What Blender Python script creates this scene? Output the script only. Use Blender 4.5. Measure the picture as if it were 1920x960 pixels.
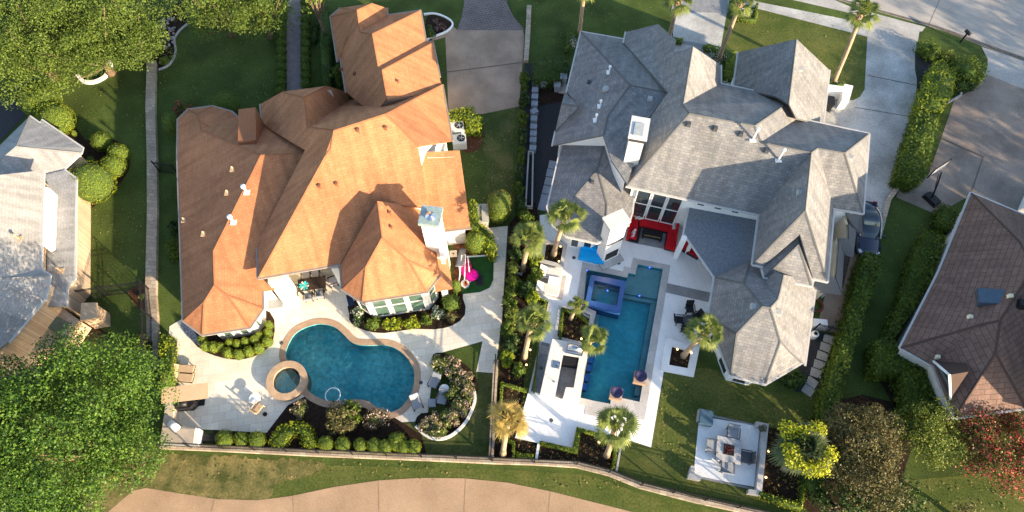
import bpy, math, random
import numpy as np
from mathutils import Vector, geometry
for o in list(bpy.data.objects): bpy.data.objects.remove(o)
S = bpy.context.scene
COL = S.collection
# ---------------------------------------------------------------- camera, world, sun, exposure
CH = 45.0; FOC = 1280.0; TILT = math.atan(650/1280)
cd = bpy.data.cameras.new('camera'); cam = bpy.data.objects.new('camera', cd); COL.objects.link(cam)
cd.sensor_width = 36; cd.lens = 36*FOC/1920; cd.clip_start = 1; cd.clip_end = 2000
cam.location = (0, 0, CH); cam.rotation_euler = (TILT, 0, 0); S.camera = cam
SUN_EL = math.radians(16); SUN_AZ = math.radians(-39.5)      # azimuth measured from +x, counter-clockwise
W = bpy.data.worlds.new('World'); S.world = W; W.use_nodes = True
nt = W.node_tree; bg = nt.nodes['Background']
sky = nt.nodes.new('ShaderNodeTexSky'); sky.sky_type = 'NISHITA'; sky.sun_disc = False
sky.sun_elevation = SUN_EL; sky.sun_rotation = math.pi/2 - SUN_AZ
nt.links.new(sky.outputs[0], bg.inputs[0]); bg.inputs[1].default_value = 0.14
sl = bpy.data.lights.new('sun', 'SUN'); sl.energy = 5.0; sl.angle = math.radians(0.6); sl.color = (1, .79, .54)
so = bpy.data.objects.new('sun', sl); COL.objects.link(so)
sd = Vector((math.cos(SUN_AZ)*math.cos(SUN_EL), math.sin(SUN_AZ)*math.cos(SUN_EL), math.sin(SUN_EL)))
so.rotation_euler = sd.to_track_quat('Z', 'Y').to_euler()
S.view_settings.view_transform = 'Standard'; S.view_settings.look = 'None'
S.view_settings.exposure = 1.55; S.view_settings.gamma = 1
S.render.engine = 'CYCLES'
# ---------------------------------------------------------------- helpers
random.seed(5); RNG = np.random.default_rng(5)
cT, sT = math.cos(TILT), math.sin(TILT)
def ray(px, py):
    x = (px-960)/FOC; y = -(py-480)/FOC
    return Vector((x, y*cT+sT, y*sT-cT))
def P(px, py, z=0.0):
    d = ray(px, py); t = (z-CH)/d.z
    return Vector((d.x*t, d.y*t, z))
def P2(px, py, z=0.0):
    p = P(px, py, z); return (p.x, p.y)
def tag(o, label=None, cat=None, group=None, kind=None):
    if label: o['label'] = label
    if cat: o['category'] = cat
    if group: o['group'] = group
    if kind: o['kind'] = kind
    return o
def empty(name, loc, rz=0, label=None, cat=None, group=None):
    o = bpy.data.objects.new(name, None); COL.objects.link(o); o.location = loc; o.rotation_euler[2] = rz
    o.empty_display_size = .2
    return tag(o, label, cat, group)
def copy_tree(o, parent=None):
    c = o.copy(); COL.objects.link(c)
    if parent: c.parent = parent
    for ch in list(o.children): copy_tree(ch, c)
    return c
def link(name, me, m=None, parent=None, smooth=False):
    o = bpy.data.objects.new(name, me); COL.objects.link(o)
    if m:
        for mm in (m if isinstance(m, (list, tuple)) else [m]): me.materials.append(mm)
    if smooth: me.polygons.foreach_set('use_smooth', [True]*len(me.polygons))
    if parent: o.parent = parent
    return o
class MB:
    def __init__(s): s.v = []; s.f = []
    def add(s, vs, fs):
        n = len(s.v); s.v += [tuple(v) for v in vs]; s.f += [tuple(i+n for i in f) for f in fs]; return s
    def prism(s, poly, z0, z1, taper=None):
        poly = [(p[0], p[1]) for p in poly]
        a = sum(poly[i][0]*poly[(i+1) % len(poly)][1]-poly[(i+1) % len(poly)][0]*poly[i][1] for i in range(len(poly)))
        if a < 0: poly = poly[::-1]
        n = len(poly); cx = sum(p[0] for p in poly)/n; cy = sum(p[1] for p in poly)/n; t = taper or 1
        vs = [(x, y, z0) for x, y in poly]+[(cx+(x-cx)*t, cy+(y-cy)*t, z1) for x, y in poly]
        fs = [(i, (i+1) % n, n+(i+1) % n, n+i) for i in range(n)]
        tri = geometry.tessellate_polygon([[Vector((x, y, 0)) for x, y in poly]])
        for t3 in tri:
            a, b, c = [Vector((*poly[i], 0)) for i in t3]
            if (b-a).cross(c-a).z < 0: t3 = t3[::-1]
            fs.append(tuple(n+i for i in t3)); fs.append(tuple(t3[::-1]))
        return s.add(vs, fs)
    def box(s, x, y, z, sx, sy, sz, rz=0, rx=0, ry=0, taper=1):
        from mathutils import Euler
        R = Euler((rx, ry, rz)).to_matrix()
        vs = []
        for k in (-1, 1):
            t = taper if k > 0 else 1
            for i, j in ((-1, -1), (1, -1), (1, 1), (-1, 1)):
                v = R @ Vector((i*sx/2*t, j*sy/2*t, k*sz/2)); vs.append((v.x+x, v.y+y, v.z+z))
        return s.add(vs, [(3, 2, 1, 0), (4, 5, 6, 7), (0, 1, 5, 4), (1, 2, 6, 5), (2, 3, 7, 6), (3, 0, 4, 7)])
    def tube(s, pts, rs, n=8, cap=True):
        pts = [Vector(p) for p in pts]
        if not isinstance(rs, (list, tuple)): rs = [rs]*len(pts)
        vs = []; fs = []
        for i, p in enumerate(pts):
            d = (pts[min(i+1, len(pts)-1)]-pts[max(i-1, 0)]).normalized()
            u = d.orthogonal().normalized() if i == 0 else (u-d*u.dot(d)).normalized()
            w = d.cross(u)
            for k in range(n):
                a = 2*math.pi*k/n; vs.append(p+(u*math.cos(a)+w*math.sin(a))*rs[i])
        for i in range(len(pts)-1):
            for k in range(n):
                fs.append((i*n+k, i*n+(k+1) % n, (i+1)*n+(k+1) % n, (i+1)*n+k))
        if cap: fs.append(tuple(range(n))[::-1]); fs.append(tuple(range((len(pts)-1)*n, len(pts)*n)))
        return s.add(vs, fs)
    def lathe(s, x, y, prof, n=20):
        vs = []; fs = []
        for r, z in prof:
            for k in range(n):
                a = 2*math.pi*k/n; vs.append((x+r*math.cos(a), y+r*math.sin(a), z))
        for i in range(len(prof)-1):
            for k in range(n): fs.append((i*n+k, i*n+(k+1) % n, (i+1)*n+(k+1) % n, (i+1)*n+k))
        fs.append(tuple(range(n))[::-1]); fs.append(tuple(range((len(prof)-1)*n, len(prof)*n)))
        return s.add(vs, fs)
    def build(s, name, m, parent=None, smooth=False):
        me = bpy.data.meshes.new(name); me.from_pydata(s.v, [], s.f); me.update()
        return link(name, me, m, parent, smooth)
def smoothp(pts, n=6, closed=True):
    out = []; N = len(pts)
    rng = range(N) if closed else range(N-1)
    for i in rng:
        p0, p1, p2, p3 = (pts[(i+k-1) % N] if closed else pts[max(0, min(N-1, i+k-1))] for k in range(4))
        for k in range(n):
            t = k/n
            out.append(tuple(.5*((2*p1[j])+(-p0[j]+p2[j])*t+(2*p0[j]-5*p1[j]+4*p2[j]-p3[j])*t*t+(-p0[j]+3*p1[j]-3*p2[j]+p3[j])*t**3) for j in (0, 1)))
    if not closed: out.append(tuple(pts[-1]))
    return out
def area(p): return sum(p[i][0]*p[(i+1) % len(p)][1]-p[(i+1) % len(p)][0]*p[i][1] for i in range(len(p)))/2
def offset(poly, d):
    """grow a world polygon outwards by d"""
    if area(poly) < 0: poly = poly[::-1]
    n = len(poly); out = []
    for i in range(n):
        a, b, c = Vector(poly[i-1][:2]), Vector(poly[i][:2]), Vector(poly[(i+1) % n][:2])
        e1 = (b-a).normalized(); e2 = (c-b).normalized()
        n1 = Vector((e1.y, -e1.x)); n2 = Vector((e2.y, -e2.x)); m = n1+n2
        if m.length < 1e-3: m = n1
        m.normalize(); k = max(.7, m.dot(n1)); out.append(tuple(b+m*(d/k)))
    return out
def flat_mesh(name, outer, holes, z, m, label=None, kind='structure', parent=None):
    polys = [[Vector((x, y, 0)) for x, y in outer]]+[[Vector((x, y, 0)) for x, y in h] for h in holes]
    tri = geometry.tessellate_polygon(polys); al = [p for q in polys for p in q]; fs = []
    for t in tri:
        a, b, c = [al[i] for i in t]
        fs.append(tuple(t) if (b-a).cross(c-a).z > 0 else tuple(t[::-1]))
    me = bpy.data.meshes.new(name); me.from_pydata([(p.x, p.y, z) for p in al], [], fs); me.update()
    o = link(name, me, m, parent)
    if kind: o['kind'] = kind
    if label: o['label'] = label
    return o
def ragged(px, amp=3, step=6):
    out = []
    for i in range(len(px)):
        a, b = Vector(px[i]), Vector(px[(i+1) % len(px)]); k = max(1, int((b-a).length/step))
        for j in range(k): q = a+(b-a)*j/k; out.append((q.x+random.uniform(-amp, amp), q.y+random.uniform(-amp, amp)))
    return out
def sheet(name, px, lv, m, holes=(), sm=0, label=None, rag=0):
    if sm: px = smoothp(px, sm)
    if rag: px = ragged(px, rag, 5)
    return flat_mesh(name, [P2(*p) for p in px], holes, .006*lv, m, label)
# ---------------------------------------------------------------- materials
MC = {}
def mat(name, col, rough=.8, var=.15, sc=3.0, bump=0.0, bsc=30, metal=0, spec=.3, col2=None, sc2=None, var2=0, emit=None, coord='Object'):
    if name in MC: return MC[name]
    m = bpy.data.materials.new(name); m.use_nodes = True; t = m.node_tree; N = t.nodes; L = t.links
    b = N['Principled BSDF']; b.inputs['Roughness'].default_value = rough; b.inputs['Metallic'].default_value = metal
    b.inputs['Specular IOR Level'].default_value = spec
    tc = N.new('ShaderNodeTexCoord')
    def noise(s, det=4):
        n = N.new('ShaderNodeTexNoise'); n.inputs['Scale'].default_value = s; n.inputs['Detail'].default_value = det
        n.inputs['Roughness'].default_value = .6; L.new(tc.outputs[coord], n.inputs['Vector']); return n
    def ramp(n, c1, c2, a=.35, z=.65):
        r = N.new('ShaderNodeValToRGB'); r.color_ramp.elements[0].position = a; r.color_ramp.elements[1].position = z
        r.color_ramp.elements[0].color = (*c1, 1); r.color_ramp.elements[1].color = (*c2, 1); L.new(n.outputs[0], r.inputs[0]); return r
    lo = tuple(c*(1-var) for c in col); hi = tuple(min(.95, c*(1+var)) for c in col)
    r = ramp(noise(sc), lo, hi if not col2 else col2); out = r.outputs[0]
    if sc2:
        r2 = ramp(noise(sc2, 3), (1-var2,)*3, (1+var2*.6,)*3, .3, .7)
        mx = N.new('ShaderNodeMix'); mx.data_type = 'RGBA'; mx.blend_type = 'MULTIPLY'; mx.inputs[0].default_value = 1
        L.new(out, mx.inputs[6]); L.new(r2.outputs[0], mx.inputs[7]); out = mx.outputs[2]
    L.new(out, b.inputs['Base Color'])
    if bump:
        bn = N.new('ShaderNodeBump'); bn.inputs['Strength'].default_value = bump; bn.inputs['Distance'].default_value = .05
        L.new(noise(bsc, 5).outputs[0], bn.inputs['Height']); L.new(bn.outputs[0], b.inputs['Normal'])
    if emit:
        b.inputs['Emission Color'].default_value = (*emit[:3], 1); b.inputs['Emission Strength'].default_value = emit[3]
    MC[name] = m; return m
def tiles(name, c1, c2, mortar, w, h, ms=.01, rot=0, rough=.7, bump=.3, uv=False, off=.5, wear=.2, wsc=.5, spec=.3, fine=.12, bias=0.0):
    if name in MC: return MC[name]
    m = bpy.data.materials.new(name); m.use_nodes = True; t = m.node_tree; N = t.nodes; L = t.links
    b = N['Principled BSDF']; b.inputs['Roughness'].default_value = rough; b.inputs['Specular IOR Level'].default_value = spec
    tc = N.new('ShaderNodeTexCoord'); mp = N.new('ShaderNodeMapping'); mp.inputs['Rotation'].default_value[2] = rot
    L.new(tc.outputs['UV' if uv else 'Object'], mp.inputs[0])
    br = N.new('ShaderNodeTexBrick'); br.offset = off; br.inputs['Scale'].default_value = 1
    br.inputs['Brick Width'].default_value = w; br.inputs['Row Height'].default_value = h; br.inputs['Mortar Size'].default_value = ms
    br.inputs['Mortar Smooth'].default_value = .3; br.inputs['Bias'].default_value = bias
    br.inputs['Color1'].default_value = (*c1, 1); br.inputs['Color2'].default_value = (*c2, 1); br.inputs['Mortar'].default_value = (*mortar, 1)
    L.new(mp.outputs[0], br.inputs['Vector']); out = br.outputs[0]
    for s, v, d in ((wsc, wear, 5), (14, fine, 3)):
        n = N.new('ShaderNodeTexNoise'); n.inputs['Scale'].default_value = s; n.inputs['Detail'].default_value = d; L.new(tc.outputs['Object'], n.inputs[0])
        r = N.new('ShaderNodeValToRGB'); r.color_ramp.elements[0].position = .3; r.color_ramp.elements[1].position = .7
        r.color_ramp.elements[0].color = (1-v,)*3+(1,); r.color_ramp.elements[1].color = (1+v*.5,)*3+(1,); L.new(n.outputs[0], r.inputs[0])
        mx = N.new('ShaderNodeMix'); mx.data_type = 'RGBA'; mx.blend_type = 'MULTIPLY'; mx.inputs[0].default_value = 1
        L.new(out, mx.inputs[6]); L.new(r.outputs[0], mx.inputs[7]); out = mx.outputs[2]
    if uv:
        mp2 = N.new('ShaderNodeMapping'); mp2.inputs['Scale'].default_value = (2.2, .22, 1); L.new(tc.outputs['UV'], mp2.inputs[0])
        n = N.new('ShaderNodeTexNoise'); n.inputs['Scale'].default_value = 1.0; n.inputs['Detail'].default_value = 6; L.new(mp2.outputs[0], n.inputs[0])
        r = N.new('ShaderNodeValToRGB'); r.color_ramp.elements[0].position = .35; r.color_ramp.elements[1].position = .62
        r.color_ramp.elements[0].color = (.80, .79, .79, 1); r.color_ramp.elements[1].color = (1.06, 1.06, 1.06, 1); L.new(n.outputs[0], r.inputs[0])
        mx = N.new('ShaderNodeMix'); mx.data_type = 'RGBA'; mx.blend_type = 'MULTIPLY'; mx.inputs[0].default_value = 1
        L.new(out, mx.inputs[6]); L.new(r.outputs[0], mx.inputs[7]); out = mx.outputs[2]
    L.new(out, b.inputs['Base Color'])
    if bump:
        bn = N.new('ShaderNodeBump'); bn.inputs['Strength'].default_value = bump; bn.inputs['Distance'].default_value = .02
        L.new(out, bn.inputs['Height']); L.new(bn.outputs[0], b.inputs['Normal'])
    MC[name] = m; return m
def leafmat(name, c1, c2, c3=None, trans=.25, rough=.55, p3=.82):
    if name in MC: return MC[name]
    m = bpy.data.materials.new(name); m.use_nodes = True; t = m.node_tree; N = t.nodes; L = t.links
    b = N['Principled BSDF']; b.inputs['Roughness'].default_value = rough; b.inputs['Specular IOR Level'].default_value = .25
    g = N.new('ShaderNodeNewGeometry'); r = N.new('ShaderNodeValToRGB'); e = r.color_ramp.elements
    e[0].position = 0; e[0].color = (*c1, 1); e[1].position = p3-.05 if c3 else 1; e[1].color = (*c2, 1)
    if c3: x = e.new(p3); x.color = (*c3, 1); x = e.new(1); x.color = (*c3, 1)
    L.new(g.outputs['Random Per Island'], r.inputs[0])
    tc = N.new('ShaderNodeTexCoord'); n = N.new('ShaderNodeTexNoise'); n.inputs['Scale'].default_value = 1.1; n.inputs['Detail'].default_value = 3
    L.new(tc.outputs['Object'], n.inputs[0]); r2 = N.new('ShaderNodeValToRGB')
    r2.color_ramp.elements[0].position = .35; r2.color_ramp.elements[1].position = .65
    r2.color_ramp.elements[0].color = (.7, .75, .7, 1); r2.color_ramp.elements[1].color = (1.2, 1.15, 1.0, 1); L.new(n.outputs[0], r2.inputs[0])
    mx = N.new('ShaderNodeMix'); mx.data_type = 'RGBA'; mx.blend_type = 'MULTIPLY'; mx.inputs[0].default_value = 1
    L.new(r.outputs[0], mx.inputs[6]); L.new(r2.outputs[0], mx.inputs[7]); L.new(mx.outputs[2], b.inputs['Base Color'])
    tr = N.new('ShaderNodeBsdfTranslucent'); L.new(mx.outputs[2], tr.inputs[0])
    ms = N.new('ShaderNodeMixShader'); ms.inputs[0].default_value = trans; L.new(b.outputs[0], ms.inputs[1]); L.new(tr.outputs[0], ms.inputs[2])
    L.new(ms.outputs[0], N['Material Output'].inputs[0]); MC[name] = m; return m
def water(name, tint, rough=.03, bump=.25, sc=2.5):
    m = bpy.data.materials.new(name); m.use_nodes = True; t = m.node_tree; N = t.nodes; L = t.links
    N.remove(N['Principled BSDF'])
    tr = N.new('ShaderNodeBsdfTransparent'); tr.inputs[0].default_value = (*tint, 1)
    gl = N.new('ShaderNodeBsdfGlossy'); gl.inputs['Roughness'].default_value = rough
    fr = N.new('ShaderNodeFresnel'); fr.inputs[0].default_value = 1.33
    tc = N.new('ShaderNodeTexCoord'); n = N.new('ShaderNodeTexNoise'); n.inputs['Scale'].default_value = sc; n.inputs['Detail'].default_value = 4
    n.inputs['Distortion'].default_value = 1.2
    L.new(tc.outputs['Object'], n.inputs[0]); bn = N.new('ShaderNodeBump'); bn.inputs['Strength'].default_value = bump; bn.inputs['Distance'].default_value = .12
    L.new(n.outputs[0], bn.inputs['Height']); L.new(bn.outputs[0], gl.inputs['Normal']); L.new(bn.outputs[0], fr.inputs['Normal'])
    ms = N.new('ShaderNodeMixShader'); L.new(fr.outputs[0], ms.inputs[0]); L.new(tr.outputs[0], ms.inputs[1]); L.new(gl.outputs[0], ms.inputs[2])
    L.new(ms.outputs[0], N['Material Output'].inputs[0]); return m
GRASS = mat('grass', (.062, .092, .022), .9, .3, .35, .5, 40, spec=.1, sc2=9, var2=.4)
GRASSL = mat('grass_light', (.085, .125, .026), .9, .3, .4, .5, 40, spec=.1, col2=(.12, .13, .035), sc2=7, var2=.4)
GRASSW = mat('grass_worn', (.06, .09, .023), .9, .2, .5, .5, 40, spec=.1, col2=(.12, .12, .042), sc2=6, var2=.3)
DRY = mat('grass_dry', (.10, .115, .035), .95, .3, .8, .5, 30, spec=.1, col2=(.23, .19, .075), sc2=7, var2=.35)
MULCH = mat('mulch', (.035, .022, .015), .95, .4, 5, .8, 25, spec=.1, sc2=18, var2=.5)
MULCHR = mat('mulch_red', (.10, .045, .025), .95, .3, 5, .6, 25, spec=.1, sc2=18, var2=.4)
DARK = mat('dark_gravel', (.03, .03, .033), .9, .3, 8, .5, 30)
TURF = mat('turf', (.02, .075, .02), .95, .15, 3, .3, 60, spec=.1)
CONC = mat('concrete', (.36, .35, .33), .85, .14, .5, .15, 30, sc2=5, var2=.15)
CONCL = mat('concrete_light', (.38, .38, .365), .85, .24, .4, .2, 30, sc2=6, var2=.2)
AGG = mat('aggregate', (.33, .245, .18), .9, .2, .4, .3, 60, sc2=20, var2=.18)
AGGD = mat('aggregate_dark', (.235, .195, .165), .9, .26, .35, .3, 60, sc2=14, var2=.25)
ROADP = mat('path_concrete', (.37, .25, .155), .9, .14, .35, .3, 40, sc2=12, var2=.18)
PJ = mat('path_joint_sand', (.25, .17, .11), .9)
COBBLE = tiles('cobble', (.11, .085, .085), (.15, .12, .115), (.26, .23, .21), .3, .22, .02, .2, .85, .4, off=.5)
TRAV = tiles('travertine', (.73, .65, .53), (.82, .76, .65), (.50, .45, .38), .8, .55, .01, -.17, .7, .1, wear=.14)
WHITEP = tiles('white_paving', (.80, .80, .79), (.83, .83, .82), (.62, .63, .64), 1.2, .6, .008, 1.32, .65, .05, wear=.08, fine=.03)
GREYP = tiles('grey_paving', (.24, .24, .245), (.30, .30, .30), (.18, .18, .18), .6, .4, .008, 1.32, .75, .1)
COPE = tiles('grey_coping', (.42, .41, .40), (.50, .49, .47), (.3, .3, .3), .9, .6, .008, 1.32, .7, .1)
PCOPE = mat('pink_coping', (.36, .25, .17), .8, .12, 2, .2, 20)
STONE = tiles('stone_wall', (.34, .27, .20), (.46, .39, .30), (.25, .2, .16), .45, .3, .02, .1, .9, .6, wear=.3)
SLATE = mat('slate', (.20, .21, .22), .8, .15, 3, .1)
def roofm(name, c1, c2, mo, w=.33, h=.19, ms=.012, b=.6): return tiles(name, c1, c2, mo, w, h, ms, 0, .9, b, uv=True, wear=.16, wsc=.4, fine=.22)
R_OR = roofm('terracotta_shingle', (.41, .172, .078), (.47, .208, .10), (.32, .135, .065))
R_GR = roofm('grey_shingle', (.185, .19, .20), (.265, .26, .255), (.135, .138, .14), .34, .19, .012)
R_LG = roofm('pale_grey_shingle', (.30, .30, .295), (.355, .35, .34), (.25, .25, .245))
R_BR = roofm('brown_shingle', (.165, .105, .085), (.195, .125, .10), (.085, .055, .045), .8, .36, .022)
STUCCO = mat('stucco', (.74, .70, .63), .85, .05, 2, .05, 40)
WSTUC = mat('white_stucco', (.80, .80, .79), .8, .04, 2, .05, 40)
BEIGE = mat('beige_stucco', (.72, .62, .45), .85, .06, 2, .05, 40)
BRICK = tiles('brick', (.42, .27, .17), (.55, .40, .26), (.55, .48, .38), .25, .09, .012, 0, .9, .3)
WHITE = mat('white_paint', (.8, .8, .8), .5, .03)
GUTW = mat('gutter_metal', (.50, .49, .47), .5, .05)
GUTM = mat('gutter_brown_metal', (.27, .23, .20), .5, .1)
GUTD = mat('gutter_dark', (.16, .12, .10), .5, .05)
GLASS = mat('window_glass', (.025, .035, .04), .06, .3, .7, spec=.9)
GLASSG = mat('green_glass', (.07, .12, .10), .08, .3, .9, spec=.9)
BLACK = mat('black_metal', (.012, .012, .014), .45, .1)
DGREY = mat('dark_grey', (.06, .065, .075), .6, .1)
MGREY = mat('mid_grey', (.24, .26, .29), .7, .08)
STEEL = mat('stainless', (.6, .6, .62), .25, .05, metal=1)
TAN = mat('tan_fabric', (.46, .33, .21), .9, .08)
CREAM = mat('cream_fabric', (.62, .58, .55), .9, .05)
RED = mat('red_fabric', (.50, .006, .015), .85, .1)
BLUE = mat('blue_cover', (.0, .34, .80), .5, .05)
NAVY = mat('navy_tile', (.02, .05, .20), .3, .2, 12)
MOSAIC = mat('mosaic', (.035, .10, .30), .25, .4, 25, spec=.6)
PURPLE = mat('purple_bowl', (.025, .018, .07), .35, .4, 14, spec=.6)
PINK = mat('pink_fabric', (.75, .01, .25), .7, .08)
BARK = mat('bark', (.16, .11, .07), .95, .3, 4, .5, 12)
PBARK = mat('palm_bark', (.40, .29, .19), .95, .25, 6, .6, 10)
LAMP = mat('lamp_glow', (.9, .7, .4), .5, 0, emit=(1, .62, .25, 1.6))
PLAMP = mat('pool_lamp_glow', (.1, .2, .9), .5, 0, emit=(.05, .12, 1, 1.6))
FIRE = mat('lava_rock', (.10, .03, .03), .8, .5, 20)
L_OAK = leafmat('oak_leaf', (.05, .09, .018), (.15, .21, .035))
L_BIG = leafmat('elm_leaf', (.018, .062, .010), (.095, .175, .02), trans=.15)
L_HEDGE = leafmat('hedge_leaf', (.05, .09, .012), (.14, .20, .022))
L_BOX = leafmat('boxwood_leaf', (.14, .19, .012), (.30, .35, .022))
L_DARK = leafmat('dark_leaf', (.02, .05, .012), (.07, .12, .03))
L_BRZ = leafmat('bronze_leaf', (.06, .065, .022), (.20, .17, .075))
L_OLIVE = leafmat('olive_leaf', (.10, .13, .02), (.21, .26, .05))
L_PINK = leafmat('crape_leaf', (.05, .07, .02), (.17, .17, .045), (.55, .09, .10), p3=.74)
L_ROSE = leafmat('rose_leaf', (.07, .11, .025), (.19, .20, .06), (.70, .45, .45), p3=.74)
L_WHT = leafmat('white_flower_leaf', (.03, .07, .02), (.10, .18, .05), (.75, .75, .72), p3=.66)
L_WHT2 = leafmat('white_blossom', (.75, .75, .72), (.55, .58, .5), (.06, .10, .03), p3=.72)
L_PALM = leafmat('palm_leaf', (.09, .13, .03), (.22, .26, .07), trans=.3)
L_DPALM = leafmat('dry_palm_leaf', (.30, .22, .07), (.55, .40, .13), trans=.3)
L_YEL = leafmat('palm_flower', (.28, .34, .02), (.60, .58, .04), trans=.3)
L_BED = leafmat('bedding_leaf', (.10, .13, .03), (.24, .20, .06), (.40, .16, .06), p3=.85)
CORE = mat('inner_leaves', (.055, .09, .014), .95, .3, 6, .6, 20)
L_TEAL = mat('teal_petal', (.05, .50, .50), .6, .2)
# ---------------------------------------------------------------- roofs and houses
def relax(V, F, it=500, pw=20):
    names = list(V); idx = {n: i for i, n in enumerate(names)}
    X = np.array([P(V[n][0], V[n][1], V[n][2]) for n in names]); C = np.array([0, 0, CH])
    D = np.array([ray(V[n][0], V[n][1]).normalized() for n in names])
    z0 = X[:, 2].copy(); wz = np.array([.006 if len(V[n]) > 3 else 30. for n in names])
    faces = [[idx[n] for n in f] for f in F]
    M0 = np.array([pw*(np.eye(3)-np.outer(d, d))+w*np.outer([0, 0, 1], [0, 0, 1]) for d, w in zip(D, wz)])
    b0 = np.array([pw*(np.eye(3)-np.outer(d, d)) @ C+w*z*np.array([0, 0, 1]) for d, w, z in zip(D, wz, z0)])
    for _ in range(it):
        M = M0.copy(); b = b0.copy()
        for f in faces:
            if len(f) < 4: continue
            c = X[f].mean(0); n = np.linalg.svd(X[f]-c)[2][2]; nn = np.outer(n, n)*60
            for i in f: M[i] += nn; b[i] += nn @ c
        X = np.linalg.solve(M, b[..., None])[..., 0]
    return {n: Vector(X[idx[n]]) for n in names}
TRIS = {}
def roof_hit(house, px, py):
    d = ray(px, py); o = Vector((0, 0, CH)); best = None
    for t in TRIS[house]:
        h = geometry.intersect_ray_tri(t[0], t[1], t[2], d, o, True)
        if h and (best is None or h.z > best.z): best = h
    return best or P(px, py, 3)
def edges_of(F):
    cnt = {}
    for f in F:
        for i in range(len(f)):
            e = (f[i], f[(i+1) % len(f)]); cnt.setdefault(frozenset(e), []).append((e, f))
    return cnt
def volume(house, V, F, rmat, wmat, over=.4, thick=.16, gut=None, base=0.0, walls=True, gutter=True, cap=True, skip='', pw=20):
    """one roof with its own walls; vertices are given as photograph pixels and a height, then made planar"""
    # normalise orientation: counter-clockwise from above
    gut = gut or (GUTM if rmat is R_OR else GUTW)
    X = relax(V, F, 500, pw); FF = []
    for f in F:
        a = -area([V[n][:2] for n in f]); FF.append(list(f) if a > 0 else list(f)[::-1])
    # roof slab
    me = bpy.data.meshes.new('roof'); vs = []; fs = []; uvs = []
    cnt = edges_of(FF); bnd = [v[0][0] for v in cnt.values() if len(v) == 1]
    for f in FF:
        n = Vector((0, 0, 0))
        pts = [X[k] for k in f]; c = sum(pts, Vector())/len(pts)
        for i in range(len(pts)): n += (pts[i]-c).cross(pts[(i+1) % len(pts)]-c)
        n.normalize()
        if abs(n.z) > .995: h = Vector((1, 0, 0))
        else: h = Vector((0, 0, 1)).cross(n).normalized()
        s = n.cross(h)
        tri = geometry.tessellate_polygon([[Vector((p.x, p.y, 0)) for p in pts]])
        k = len(vs); vs += pts
        for t in tri:
            a, b, d = pts[t[0]], pts[t[1]], pts[t[2]]
            if (b-a).cross(d-a).z < 0: t = t[::-1]
            fs.append([k+i for i in t]); uvs += [(pts[i].dot(h), pts[i].dot(s)) for i in t]
            TRIS.setdefault(house.name, []).append([pts[i] for i in t])
    top = len(fs)
    for k0 in range(top):
        f = fs[k0]; n = len(vs); vs += [vs[i]-Vector((0, 0, thick)) for i in f[::-1]]; fs.append([n, n+1, n+2]); uvs += [(0, 0)]*3
    for a, b in bnd:
        A, B = X[a], X[b]; t = Vector((0, 0, thick)); n = len(vs); vs += [A, A-t, B-t, B]; fs.append([n, n+1, n+2, n+3]); uvs += [(0, 0)]*4
    me.from_pydata([tuple(v) for v in vs], [], fs); uvl = me.uv_layers.new(name='UVMap')
    uvl.data.foreach_set('uv', [c for u in uvs for c in u])
    me.materials.append(rmat); me.materials.append(gut)
    me.polygons.foreach_set('material_index', [0]*top+[1]*top+[(1 if len(V[a]) < 4 and len(V[b]) < 4 else 0) for a, b in bnd]); me.update()
    ro = link('roof', me, None, house)
    # ridge and hip caps
    if cap:
        mb = MB()
        for e, v in cnt.items():
            if len(v) != 2: continue
            (a, b), f1 = v[0]; f2 = v[1][1]; A, B = X[a], X[b]
            c1 = sum((X[k] for k in f1), Vector())/len(f1); c2 = sum((X[k] for k in f2), Vector())/len(f2)
            m = (A+B)/2; q = (c1+c2)/2
            d = (B-A); L = d.length
            if L < .3: continue
            t1 = c1-A; t2 = c2-A; n1 = d.cross(t1).normalized(); n2 = t2.cross(d).normalized()
            if n1.z < 0: n1 = -n1
            if n2.z < 0: n2 = -n2
            if n1.dot(n2) > .985 or (c1-m).dot(n2) > 0: continue
            w1 = n1.cross(d).normalized(); w1 = w1 if w1.dot(t1) > 0 else -w1
            w2 = n2.cross(d).normalized(); w2 = w2 if w2.dot(t2) > 0 else -w2
            up = (n1+n2).normalized()*.035
            pa = [A+w1*.085+n1*.02, A+up, A+w2*.085+n2*.02, B+w2*.085+n2*.02, B+up, B+w1*.085+n1*.02]
            mb.add(pa, [(0, 1, 4, 5), (1, 2, 3, 4)] if (pa[1]-pa[0]).cross(pa[5]-pa[0]).z > 0 else [(5, 4, 1, 0), (4, 3, 2, 1)])
        if mb.v: mb.build('ridge_cap', rmat, ro)
    # gutters on level edges
    if gutter:
        mb = MB(); dp = MB()
        for a, b in bnd:
            A, B = X[a], X[b]
            if abs(A.z-B.z) > .35 or (A-B).length < .4 or len(V[a]) > 3 or len(V[b]) > 3: continue
            d = (B-A).normalized(); o = Vector((d.y, -d.x, 0))*.07; z = Vector((0, 0, -.06))
            m = (A+B)/2+o+z; MB().box(m.x, m.y, m.z, (B-A).length+.1, .11, .1, math.atan2(d.y, d.x), 0, -math.asin(max(-1, min(1, (B.z-A.z)/(B-A).length)))).build('gutter', gut, ro)
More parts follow.
